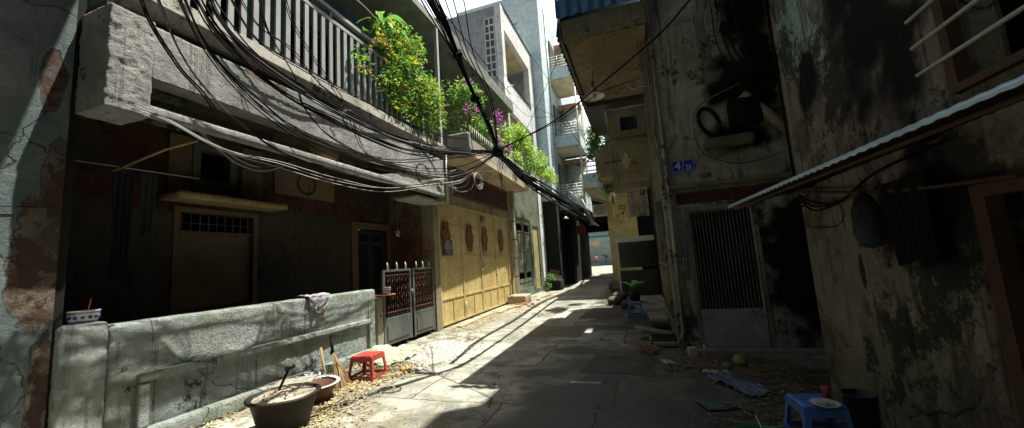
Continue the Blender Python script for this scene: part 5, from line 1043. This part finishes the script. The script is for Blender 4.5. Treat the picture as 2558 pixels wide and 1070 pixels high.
for k in range(170):
    u=random.uniform(-1,1); v_=random.uniform(-1,1)
    p0=Vector((-4.24,4.42,.42)); p1=Vector((-3.86+u*.10+v_*.06,4.24-u*.20,.0+abs(v_)*.03))
    mid=(p0+p1)/2+Vector((.02*v_,.02*u,.03*random.random())); m.tube([p0+Vector((v_,u,0))*.012,mid,p1],.0035,4,False,.002)
m.build('straw_bristles', STRAW, T)
m = MB(); m.tube([(-4.22,4.41,.40),(-4.32,4.48,.62)],.02,8); m.tube([(-4.235,4.42,.38),(-4.245,4.425,.43)],.028,10); m.build('handle', BLACKR, T)
m = MB(); m.tube([(-3.15+.15*math.cos(a/24*2*math.pi),4.22+.12*math.sin(a/24*2*math.pi),.012) for a in range(25)],.006,6); tag(m.build('hoop',METALD),'thin dark hoop of cane lying flat on the sunlit ground','hoop')
# sack, gravel, peel
def mound(name, cx_, cy_, rx_, ry_, h, mat, seed, nz=9, amp=.03):
    m = MB(); vs=[];fs=[]; NR,NA=22,60
    for i in range(NR+1):
        for q in range(NA):
            a=q*2*math.pi/NA; f=i/NR; wob=1+.22*noise.noise(Vector((math.cos(a)*1.5,math.sin(a)*1.5,seed)))
            p_=Vector((cx_+rx_*f*wob*math.cos(a),cy_+ry_*f*wob*math.sin(a),seed))
            vs.append((p_.x,p_.y,h*(1-f*f)+(noise.noise(p_*nz)*amp+noise.noise(p_*nz*3)*amp*.5)*(1-f**4)-.004*f))
    for i in range(NR):
        for q in range(NA): fs.append((i*NA+q,i*NA+(q+1)%NA,(i+1)*NA+(q+1)%NA,(i+1)*NA+q))
    m.add(vs,fs,True); return m.build(name,mat)
tag(mound('rubble_heap',-3.65,6.3,.62,1.1,.075,GRAV,3,10,.022),'low spread heap of pale crushed rubble in front of the small gate','rubble',kind='stuff')
m = MB()
for k in range(2200):
    a=random.uniform(0,6.28); r_=math.sqrt(random.random()); x=-3.65+r_*.75*math.cos(a); y=6.3+r_*1.3*math.sin(a); s_=random.uniform(.004,.013)
    m.obox((x,y,.075*(1-r_*r_)+s_*.4),s_,s_*random.uniform(.6,1.6),s_*.8,(random.uniform(0,3),random.uniform(0,3),random.uniform(0,3)))
tag(m.build('loose_rubble',GRAV,fix=False),'loose pale crumbs of rubble scattered on the heap','rubble',kind='stuff')
m = MB(); vs=[];fs=[]
for i in range(31):
    for j in range(31):
        u=i/30-.5; v_=j/30-.5; z=.05+.16*math.exp(-((u+.3)**2+(v_+.1)**2)*18)+.05*noise.noise(Vector((u*7,v_*7,2)))+.03*noise.noise(Vector((u*17,v_*17,2)))
        vs.append((-4.15+u*.85+.15*v_,5.75+v_*1.15-.2*u,max(.012,z)))
for i in range(30):
    for j in range(30): a=i*31+j; fs.append((a,a+31,a+32,a+1))
m.add(vs,fs,True); o=m.build('woven_sack',SACK); md=o.modifiers.new('s','SOLIDIFY'); md.thickness=.01; tag(o,'crumpled pale green woven sack lying by the post of the small gate','sack')
m = MB(); m.lathe([(.03,0),(.06,.01),(.085,.06),(.08,.065),(.05,.02),(0,.015)],(-3.42,4.98,0),18); tag(m.build('fruit_peel',paint('peel_yellow',(.6,.42,.12),.7,0,.1)),'curled yellow fruit peel on the ground right of the red stool','peel')
m = MB(); m.lathe([(.0,0),(.06,.0),(.07,.02),(.05,.03),(0,.035)],(-3.28,5.1,0),10); tag(m.build('crumpled_paper',CERAM),'small crumpled white paper beside the yellow peel','paper')
# wooden planks at gate foot
for k,(x,y,l,rz) in enumerate(((-4.35,9.9,1.6,.04),(-4.2,11.4,1.3,.1),(-4.05,12.0,.8,-.3),(-4.3,8.9,.9,.0),(-3.9,14.6,1.4,.2),(-3.85,15.4,1.0,-.15))):
    m = MB(); m.obox((x,y,.03),.14,l,.035,(0,.05,rz)); tag(m.build('plank',weathered('plank%d'%k,(.4,.35,.25),(.28,.24,.17),seed=130+k,stain=.2)),'weathered plank lying on the ground along the foot of the gates','plank','planks along the gates')
# right: concrete slabs, tile heap, papers, coconut, foam
for (x,y,z,sx,sy,rz,lb,rx_) in ((.1,7.3,.11,.62,.32,.35,'upper grey concrete slab tilted against the folding grille',.25),(.23,6.85,.06,.42,.6,.1,'lowest grey concrete slab at the foot of the drain pipe',.0),(.2,8.4,.2,.34,.9,.06,'long grey concrete slab lying along the folding grille',.0)):
    m = MB(); m.obox((x,y,z),sx,sy,.06,(rx_*.3,rx_,rz)); tag(m.build('concrete_slab',CONC,bevel=.008),lb,'slab')
m = MB(); m.rough(.02,.42,6.6,7.2,0,.1,.05,.008,5,.02); tag(m.build('concrete_step',DARKROOM),'dark concrete base under the lowest grey slab','block')
m = MB()
for k in range(60):
    m.obox((.02+random.gauss(0,.11),6.35+random.gauss(0,.13),.02+random.random()*.03),.06,.035,.012,(random.uniform(-.4,.4),random.uniform(-.4,.4),random.uniform(0,3)))
tag(m.build('tile_shards',paint('shard_red',(.34,.16,.1),.8,0,.2)),'heap of small reddish tile shards before the concrete slabs','shards',kind='stuff')
m = MB(); m.box(.46,.58,6.12,6.24,.0,.25); m.build('x',CONC) if False else None
m = MB(); m.obox((.2,5.75,.012),.13,.2,.004,(0,.04,.3)); tag(m.build('paper',WHITEP),'white sheet of paper on the dark ground at the foot of the drain pipe','paper')
m = MB(); m.obox((.55,6.1,.06),.1,.1,.12,(0,0,.2)); tag(m.build('small_box',METALP),'small pale carton beside the foot of the drain pipe','box')
m = MB(); m.lathe([(0,0),(.05,.005),(.085,.05),(.085,.09),(.05,.14),(0,.15)],(1.05,5.62,0),18); tag(m.build('coconut',paint('coconut_yellow',(.3,.28,.12),.6,0,.3)),'yellowish green coconut on the dark ground by the mouldy wall','coconut')
m = MB(); m.lathe([(0,0),(.04,.01),(.06,.04),(.04,.07),(0,.075)],(.88,5.5,0),14); tag(m.build('husk',paint('husk_olive',(.2,.19,.1),.8,0,.3)),'smaller olive husk beside the coconut','husk')
def sheet(name, cx_, cy_, w_, l_, rz, mat, label, amp=.02):
    m = MB(); vs=[];fs=[]
    for i in range(17):
        for j in range(17):
            u=i/16-.5; v_=j/16-.5; x=u*w_; y=v_*l_; X_=cx_+x*math.cos(rz)-y*math.sin(rz); Y_=cy_+x*math.sin(rz)+y*math.cos(rz)
            vs.append((X_,Y_,.012+amp*abs(noise.noise(Vector((u*5,v_*5,cx_))))*2+.01*abs(noise.noise(Vector((u*15,v_*15,cx_))))))
    for i in range(16):
        for j in range(16): a=i*17+j; fs.append((a,a+17,a+18,a+1))
    m.add(vs,fs,True); tag(m.build(name,mat),label,name.replace('_',' '))
sheet('plastic_sheet',.85,4.85,.28,.7,.5,weathered('bluegrey_plastic',(.16,.2,.27),(.1,.13,.17),seed=140,stain=.2,rough=.4),'crumpled blue grey plastic sheet on the dark wet ground',.04)
sheet('foam_strip',.72,5.3,.3,.1,-.1,CERAM,'narrow white foam strip behind the blue grey plastic sheet')
sheet('newspaper',.55,4.25,.32,.28,.3,weathered('teal_paper',(.08,.13,.125),(.04,.07,.07),seed=141,stain=.4),'small teal patterned scrap on the dark wet ground',.01)

# patched concrete and a drain cover in the lane
def patch(name, pts, mat, label=None, h=.006):
    m = MB(); P_=[Vector(q) for q in pts]; out=[]
    for i,a in enumerate(P_):
        b_=P_[(i+1)%len(P_)]
        for k in range(8):
            q=a.lerp(b_,k/8); nn=noise.noise_vector(Vector((q.x*4,q.y*4,1)))*.05; out.append((q.x+nn.x,q.y+nn.y))
    m.prism(out,'z',-.02,h); o=m.build(name,mat); tag(o,kind='structure'); return o
for k,(pts,c_) in enumerate((([(-2.35,7.5),(-1.3,7.4),(-1.2,8.5),(-2.4,8.6)],((.22,.22,.15),(.17,.17,.12))),([(-.9,5.2),(.0,5.1),(.1,6.0),(-.8,6.1)],((.13,.13,.11),(.08,.085,.07))),([(-1.6,9.6),(-.7,9.5),(-.6,11.4),(-1.5,11.5)],((.13,.13,.11),(.09,.09,.08))))):
    patch('concrete_patch',pts,weathered('patch%d'%k,c_[0],c_[1],seed=200+k,stain=.35,streak=0,bump=.5))
# leaf litter
def litter(name, mat, spots, n_, label, smin=.03, smax=.07):
    m = MB()
    for k in range(n_):
        cx_,cy_,sx,sy=random.choice(spots); x=random.gauss(cx_,sx); y=random.gauss(cy_,sy); s_=random.uniform(smin,smax); a=random.uniform(0,6.28); z=.008+random.random()*.03
        t1,t2=random.uniform(-.5,.5),random.uniform(-.5,.5); u=Vector((math.cos(a),math.sin(a),t1*.4)); v_=Vector((-math.sin(a),math.cos(a),t2*.6)); c=Vector((x,y,z+s_*.1))
        if x < -4.55 and y > 2: continue
        m.add([c-u*s_*.5,c+v_*s_*.2,c+u*s_*.5+Vector((0,0,s_*.15)),c-v_*s_*.2],[(0,1,2),(0,2,3)])
    tag(m.build(name,mat,fix=False),label,'leaf litter',kind='stuff')
litter('leaf_litter',DRIEDLEAF,[(-3.75,4.25,.16,.3),(-3.55,4.9,.15,.3),(-3.6,3.8,.2,.35),(-3.4,3.2,.25,.3),(-3.9,5.2,.15,.2),(-3.9,8.8,.3,.8),(-4.0,10.5,.25,1.0),(-3.6,11.5,.3,.8),(-4.2,9.5,.15,1.2),(-4.3,12,.1,.8),(-3.9,15.5,.3,1.5),(-4.45,4.2,.08,.9)],6500,'dry curled leaves gathered along the low wall and gates')
litter('leaf_litter',DARKLEAF,[(.5,5.5,.3,.18),(1.5,5.3,.5,.3),(1.3,4.6,.3,.35),(.1,6.9,.25,.6),(-.2,8,.3,.6),(1.2,5.9,.6,.15),(1.0,3.9,.3,.2),(-.6,10.5,.4,1.2),(0,9,.3,.8),(-.9,14,.3,2),(1.3,5.4,.35,.15)],3800,'dry leaves scattered on the dark ground at the right')
litter('fine_debris',STRAW,[(-3,4.2,.7,.8),(-2.8,6.5,.7,1.3),(-3.3,9.5,.6,2),(-2.4,3.6,.5,.5),(-.5,5,1,1.2),(0,7,.6,1)],3000,'fine twigs and crumbs over the alley floor',.01,.03)

# air conditioner units and boxes further down the lane
def acunit(c, face, label):
    T = thing('air_conditioner', c, label, 'air conditioner'); x,y,z=c; m = MB()
    m.box(x-.4,x+.4,y,y+.3,z,z+.55); m.build('casing', METALP, T)
    m = MB()
    for r_ in (.22,.17,.12,.07): m.tube([(x-.1+r_*math.cos(q/20*2*math.pi),y-.012,z+.28+r_*math.sin(q/20*2*math.pi)) for q in range(21)],.008,5)
    m.build('fan_grille', METALD, T)
    m = MB(); m.box(x-.38,x-.34,y+.02,y+.4,z-.05,z); m.box(x+.34,x+.38,y+.02,y+.4,z-.05,z); m.build('bracket', RUST, T)
acunit((-3.3,23.4,5.6),0,'pale air conditioner on the lowest balcony of the blue house')
acunit((-1.55,18.2,3.35),0,'air conditioner hanging under the railed balcony')
acunit((-5.9,14.0,6.4),0,'air conditioner at the foot of the glass block wall')
for k,(x,y,z,sx,sz) in enumerate(((-2.0,24,3.6,.5,.35),(-2.5,26,3.9,.6,.3),(-1.7,21,4.1,.4,.5))):
    m = MB(); m.box(x-sx,x+sx,y,y+.3,z,z+sz); m.tube([(x,y+.1,z+sz),(x,y+.1,z+sz+1.2)],.02,5); tag(m.build('hanging_box',DARKROOM if k!=1 else METALG),('dark box hanging nearest the black awning','grey box hanging over the far lane','dark box hanging beside the yellow house')[k],'box')
# ================================================================ PLANTS
def foliage(name, mat, blobs, n_, size, parent, asp=.5, droop=.3, normal_out=.0):
    m = MB()
    tot=sum(b_[3]*b_[4]*b_[5] for b_ in blobs)
    for (cx_,cy_,cz_,rx_,ry_,rz_) in blobs:
        cnt=int(n_*rx_*ry_*rz_/tot); sub=[(random.uniform(-.8,.8),random.uniform(-.8,.8),random.uniform(-.8,.8)) for _ in range(14)]
        for k in range(cnt):
            sc=random.choice(sub); d=Vector((sc[0]+random.gauss(0,.24),sc[1]+random.gauss(0,.24),sc[2]+random.gauss(0,.24)))
            if d.length>1.25: continue
            c=Vector((cx_+d.x*rx_,cy_+d.y*ry_,cz_+d.z*rz_)); s_=size*random.uniform(.6,1.4)
            u=Vector((random.gauss(.3,1),random.gauss(-.2,1),random.gauss(-droop,.6))).normalized(); up=Vector((random.gauss(0,.5),random.gauss(0,.5),1)); v_=u.cross(up).normalized(); nn=u.cross(v_)*.12
            m.add([c,c+u*s_*.5+v_*s_*asp*.5+nn*s_,c+u*s_,c+u*s_*.5-v_*s_*asp*.5+nn*s_],[(0,1,2),(0,2,3)])
    return m.build(name,mat,parent,fix=False)
def stems(parent, base, tips, r=.012):
    m = MB()
    for tip in tips:
        b0=Vector(base)+Vector((random.uniform(-.05,.05),random.uniform(-.15,.15),0)); t_=Vector(tip)
        m.tube(spline([b0,b0.lerp(t_,.5)+Vector((random.uniform(-.1,.1),random.uniform(-.1,.1),.15)),t_],5),r,5,True,r*.4)
    m.build('stem',STEM,parent)
T = thing('potted_shrub', (-4.55,6.6,4.5), 'large yellow-green flowering shrub spilling over the slatted balcony fence', 'shrub')
bl=[(-4.35,6.9,5.9,.35,.75,.45),(-4.3,6.4,5.45,.3,.6,.45),(-4.25,7.2,5.3,.3,.55,.45),(-4.35,6.6,6.3,.3,.5,.35),(-4.3,7.5,4.95,.25,.4,.35),(-4.3,5.75,5.9,.2,.35,.25),(-4.35,5.2,5.2,.12,.22,.25),(-4.3,7.7,5.6,.25,.3,.35),(-4.3,6.1,4.95,.2,.5,.35),(-4.3,6.9,4.75,.2,.6,.3),(-4.25,5.9,6.2,.2,.3,.2)]
foliage('foliage',LEAF3,bl,4600,.06,T,.5); foliage('larger_foliage',LEAF,bl,1500,.13,T,.42); stems(T,(-4.6,6.6,4.5),[b_[:3] for b_ in bl])
foliage('flowers',leafmat('yellow_flower',(.6,.5,.08),(.65,.45,.08),None,.3),[(-4.2,5.75,5.75,.12,.3,.12),(-4.2,7.3,5.5,.12,.3,.12),(-4.2,6.4,5.2,.1,.2,.12),(-4.2,5.2,4.98,.07,.2,.06),(-4.1,7.7,5.2,.1,.15,.12),(-4.15,6.7,5.9,.1,.2,.1)],230,.045,T,.9)
m = MB(); m.lathe([(.0,0),(.13,0),(.18,.28),(.2,.3),(.17,.3),(0,.27)],(-4.65,6.6,4.46),20); m.build('pot',TERRA,T)
T = thing('broad_leaf_plant', (-4.5,5.9,6.0), 'plant with long broad pale green leaves above the flowering shrub', 'plant')
m = MB()
for k,(a,l,e) in enumerate(((0.3,.8,.9),(1.1,.75,.7),(-.9,.7,.5),(2.4,.6,.8),(3.3,.55,.4),(-2.0,.7,.2),(.8,.6,1.3),(-.3,.75,.1),(1.7,.5,1.2))):
    base=Vector((-4.4,5.95,6.35)); d=Vector((math.cos(a)*.5+.1,math.sin(a),0)); pts=[]
    sd=Vector((-d.y,d.x,0)).normalized(); vs=[];fs=[]
    for i in range(9):
        f=i/8; p_=base+d*l*f+Vector((0,0,l*(e*f-1.05*f*f*(.6+.4*e)))); wd=.055*math.sin(math.pi*min(.97,f*.85+.12))
        vs += [p_-sd*wd+Vector((0,0,.02)),p_,p_+sd*wd+Vector((0,0,.02))]
    for i in range(8): q=i*3; fs += [(q,q+1,q+4,q+3),(q+1,q+2,q+5,q+4)]
    m.add(vs,fs,True)
m.build('leaves',BIGLEAF,T,fix=False); m = MB(); m.tube([(-4.5,5.95,5.86),(-4.4,5.95,6.4)],.03,7,True,.02); m.build('stem',STEM,T)
m = MB(); m.tube(spline([(-4.35,3.9,6.25),(-4.3,4.6,6.2),(-4.35,5.3,6.3),(-4.4,5.8,6.3)],6),.035,8); tag(m.build('bare_branch',STEM),'thick bare branch lying along the top of the balcony fence','branch')
T = thing('bougainvillea', (-4.1,9.5,4.6), 'bougainvillea with magenta flowers over the balcony of the gate house', 'shrub')
bl=[(-4.2,9.0,5.9,.35,.6,.6),(-4.1,10.0,5.3,.35,.8,.5),(-4.3,8.8,5.2,.3,.4,.4),(-4.0,11.0,5.5,.3,.6,.35),(-4.1,9.6,6.3,.3,.5,.35)]
foliage('foliage',LEAF2,bl,3600,.06,T,.6); foliage('larger_foliage',LEAF3,bl,900,.12,T,.5); stems(T,(-4.2,9.6,4.35),[b_[:3] for b_ in bl],.015)
foliage('flowers',PETAL,[(-3.95,8.9,6.35,.14,.3,.2),(-3.85,9.25,5.7,.14,.3,.22),(-3.8,10.3,5.3,.15,.6,.2),(-3.75,10.9,5.9,.15,.5,.3),(-3.9,8.7,5.5,.12,.25,.2),(-3.7,11.5,5.2,.1,.4,.2)],420,.05,T,.95)
T = thing('trailing_shrub', (-4.0,14,4.5), 'bright yellow-green shrub trailing over the balcony end beside the cable bundle', 'shrub')
bl=[(-4.0,13.2,6.0,.4,.8,.6),(-3.8,14.5,5.5,.4,1.0,.5),(-3.7,16.0,5.5,.35,.9,.45),(-3.65,17.2,5.3,.3,.6,.4),(-4.1,14.2,6.5,.4,.7,.4),(-3.8,12.4,5.1,.2,.4,.35)]
foliage('foliage',LEAF3,bl,4600,.11,T,.55); stems(T,(-4.2,14,4.35),[b_[:3] for b_ in bl],.02)
T = thing('eave_vine', (-.8,11.5,4.6), 'dark green vine hanging between the eave and the diamond balcony', 'vine')
bl=[(-.75,10.2,4.6,.25,.5,.35),(-1.1,12.0,5.0,.3,.6,.45),(-1.0,12.5,5.5,.3,.5,.4),(-.7,10.6,3.35,.15,.3,.25),(-.95,13.2,4.2,.2,.4,.4)]
foliage('foliage',LEAF2,bl,2600,.09,T,.6); stems(T,(-.7,11.5,3.5),[b_[:3] for b_ in bl],.014)
T = thing('shade_plant', (-.3,12.6,0), 'potted plant with one bright broad leaf in the dark recess at the right', 'plant')
m = MB()
for k in range(9):
    a=k*.75; base=Vector((-.3,12.6,.35)); d=Vector((math.cos(a),math.sin(a),0)); sd=Vector((-d.y,d.x,0)); vs=[];fs=[]; l=.45+.1*(k%3)
    for i in range(7):
        f=i/6; p_=base+d*l*f*.8+Vector((0,0,l*(1.3*f-.9*f*f))); wd=.09*math.sin(math.pi*min(.97,f*.8+.15)); vs += [p_-sd*wd,p_+sd*wd]
    for i in range(6): fs.append((2*i,2*i+1,2*i+3,2*i+2))
    m.add(vs,fs,True)
m.build('leaves',BIGLEAF,T,fix=False); m = MB(); m.lathe([(0,0),(.13,0),(.18,.3),(.19,.32),(0,.3)],(-.3,12.6,0),18); m.build('pot',DARKWOOD,T); m=MB(); m.tube([(-.3,12.6,.3),(-.3,12.6,.5)],.02,6); m.build('stem',STEM,T)
T = thing('weed_plant', (-3.9,17.2,0), 'low weedy plant at the foot of the green folding doors', 'plant')
foliage('foliage',LEAF2,[(-4.2,18.3,.5,.3,.5,.3),(-4.3,17.4,.25,.2,.3,.2)],500,.12,T,.4)

# ================================================================ CABLES
LAB = {'a':('black cable draped across the concrete balcony beam towards the thick bundle','cables draped across the balcony beam',BLACKR),
       'b':('black cable hanging in front of the slatted balcony fence','cables hanging before the balcony fence',BLACKR),
       'w':('pale grey wire sagging below the lower balcony beam','pale wires below the balcony beam',PALEWIRE),
       'B':('black cable in the thick bundle sagging over the alley','cables of the thick bundle over the alley',BLACKR),
       'E':('black cable running from the bundle up past the brown eave','cables running past the brown eave',BLACKR),
       'T':('thin wire crossing in front of the pale tall houses','thin wires before the pale houses',BLACKR),
       'P':('grey green cable running down the corner beside the drain pipe','cables beside the drain pipe',METALG)}
for (k,r_,P_) in CABLES:
    m = MB(); m.tube(spline(P_,8),r_,6); lb,gr,mt_ = LAB[k]
    if k in 'aB' and random.random()<.12: lb,gr,mt_ = lb.replace('black','grey'),gr.replace('cables','grey cables'),METALG
    tag(m.build('cable',mt_),lb,'cable',gr)
for k in range(5):
    P_=[(-1.95+.03*k,5.5,3.2),(-2.0+random.uniform(-.06,.06),5.6,3.0-.03*k),(-1.95+random.uniform(-.05,.05),5.65,2.75-.03*k)]
    m = MB(); m.tube(spline(P_,5),.004,5); tag(m.build('loose_wire',BLACKR),'loose wire end dangling from the knot of the cable bundle','wire','loose wire ends at the bundle knot')
for (x,y,z,r_) in ((-2.16,4.6,4.45,.075),(-2.12,5.05,3.98,.075),(-1.89,6.4,3.0,.05),(-1.9,7.6,2.98,.05),(-1.95,9.2,3.08,.06)):
    m = MB(); m.tube([(x,y-.03,z+.02),(x,y+.03,z-.02)],r_,10); tag(m.build('cable_tie',BLACKR),'black tape tie wrapped round the thick cable bundle','cable tie','tape ties on the thick bundle')
for k,(x,y,z,r_) in enumerate(((-3.9,6.4,3.35,.22),(-3.85,4.4,3.75,.16),(-3.5,8.2,3.5,.2))):
    m = MB()
    for q in range(3): m.tube([(x+.02*q,y+(r_+.02*q)*math.cos(a/24*2*math.pi),z-.03*q+(r_*.8+.015*q)*math.sin(a/24*2*math.pi)) for a in range(25)],.006,5)
    tag(m.build('cable_coil',(BLACKR,METALD,PALEWIRE)[k]),('middle','leftmost','pale rightmost')[k]+' slack coil of cable hanging in front of the balcony beam','cable coil')
m = MB(); m.lathe([(0,-.1),(.06,-.09),(.085,-.03),(.085,.05),(.05,.1),(0,.11)],(-1.99,5.58,3.27),12); tag(m.build('cable_joint',BLACKR),'black lump of tape tying the cables together at the knot','cable joint')
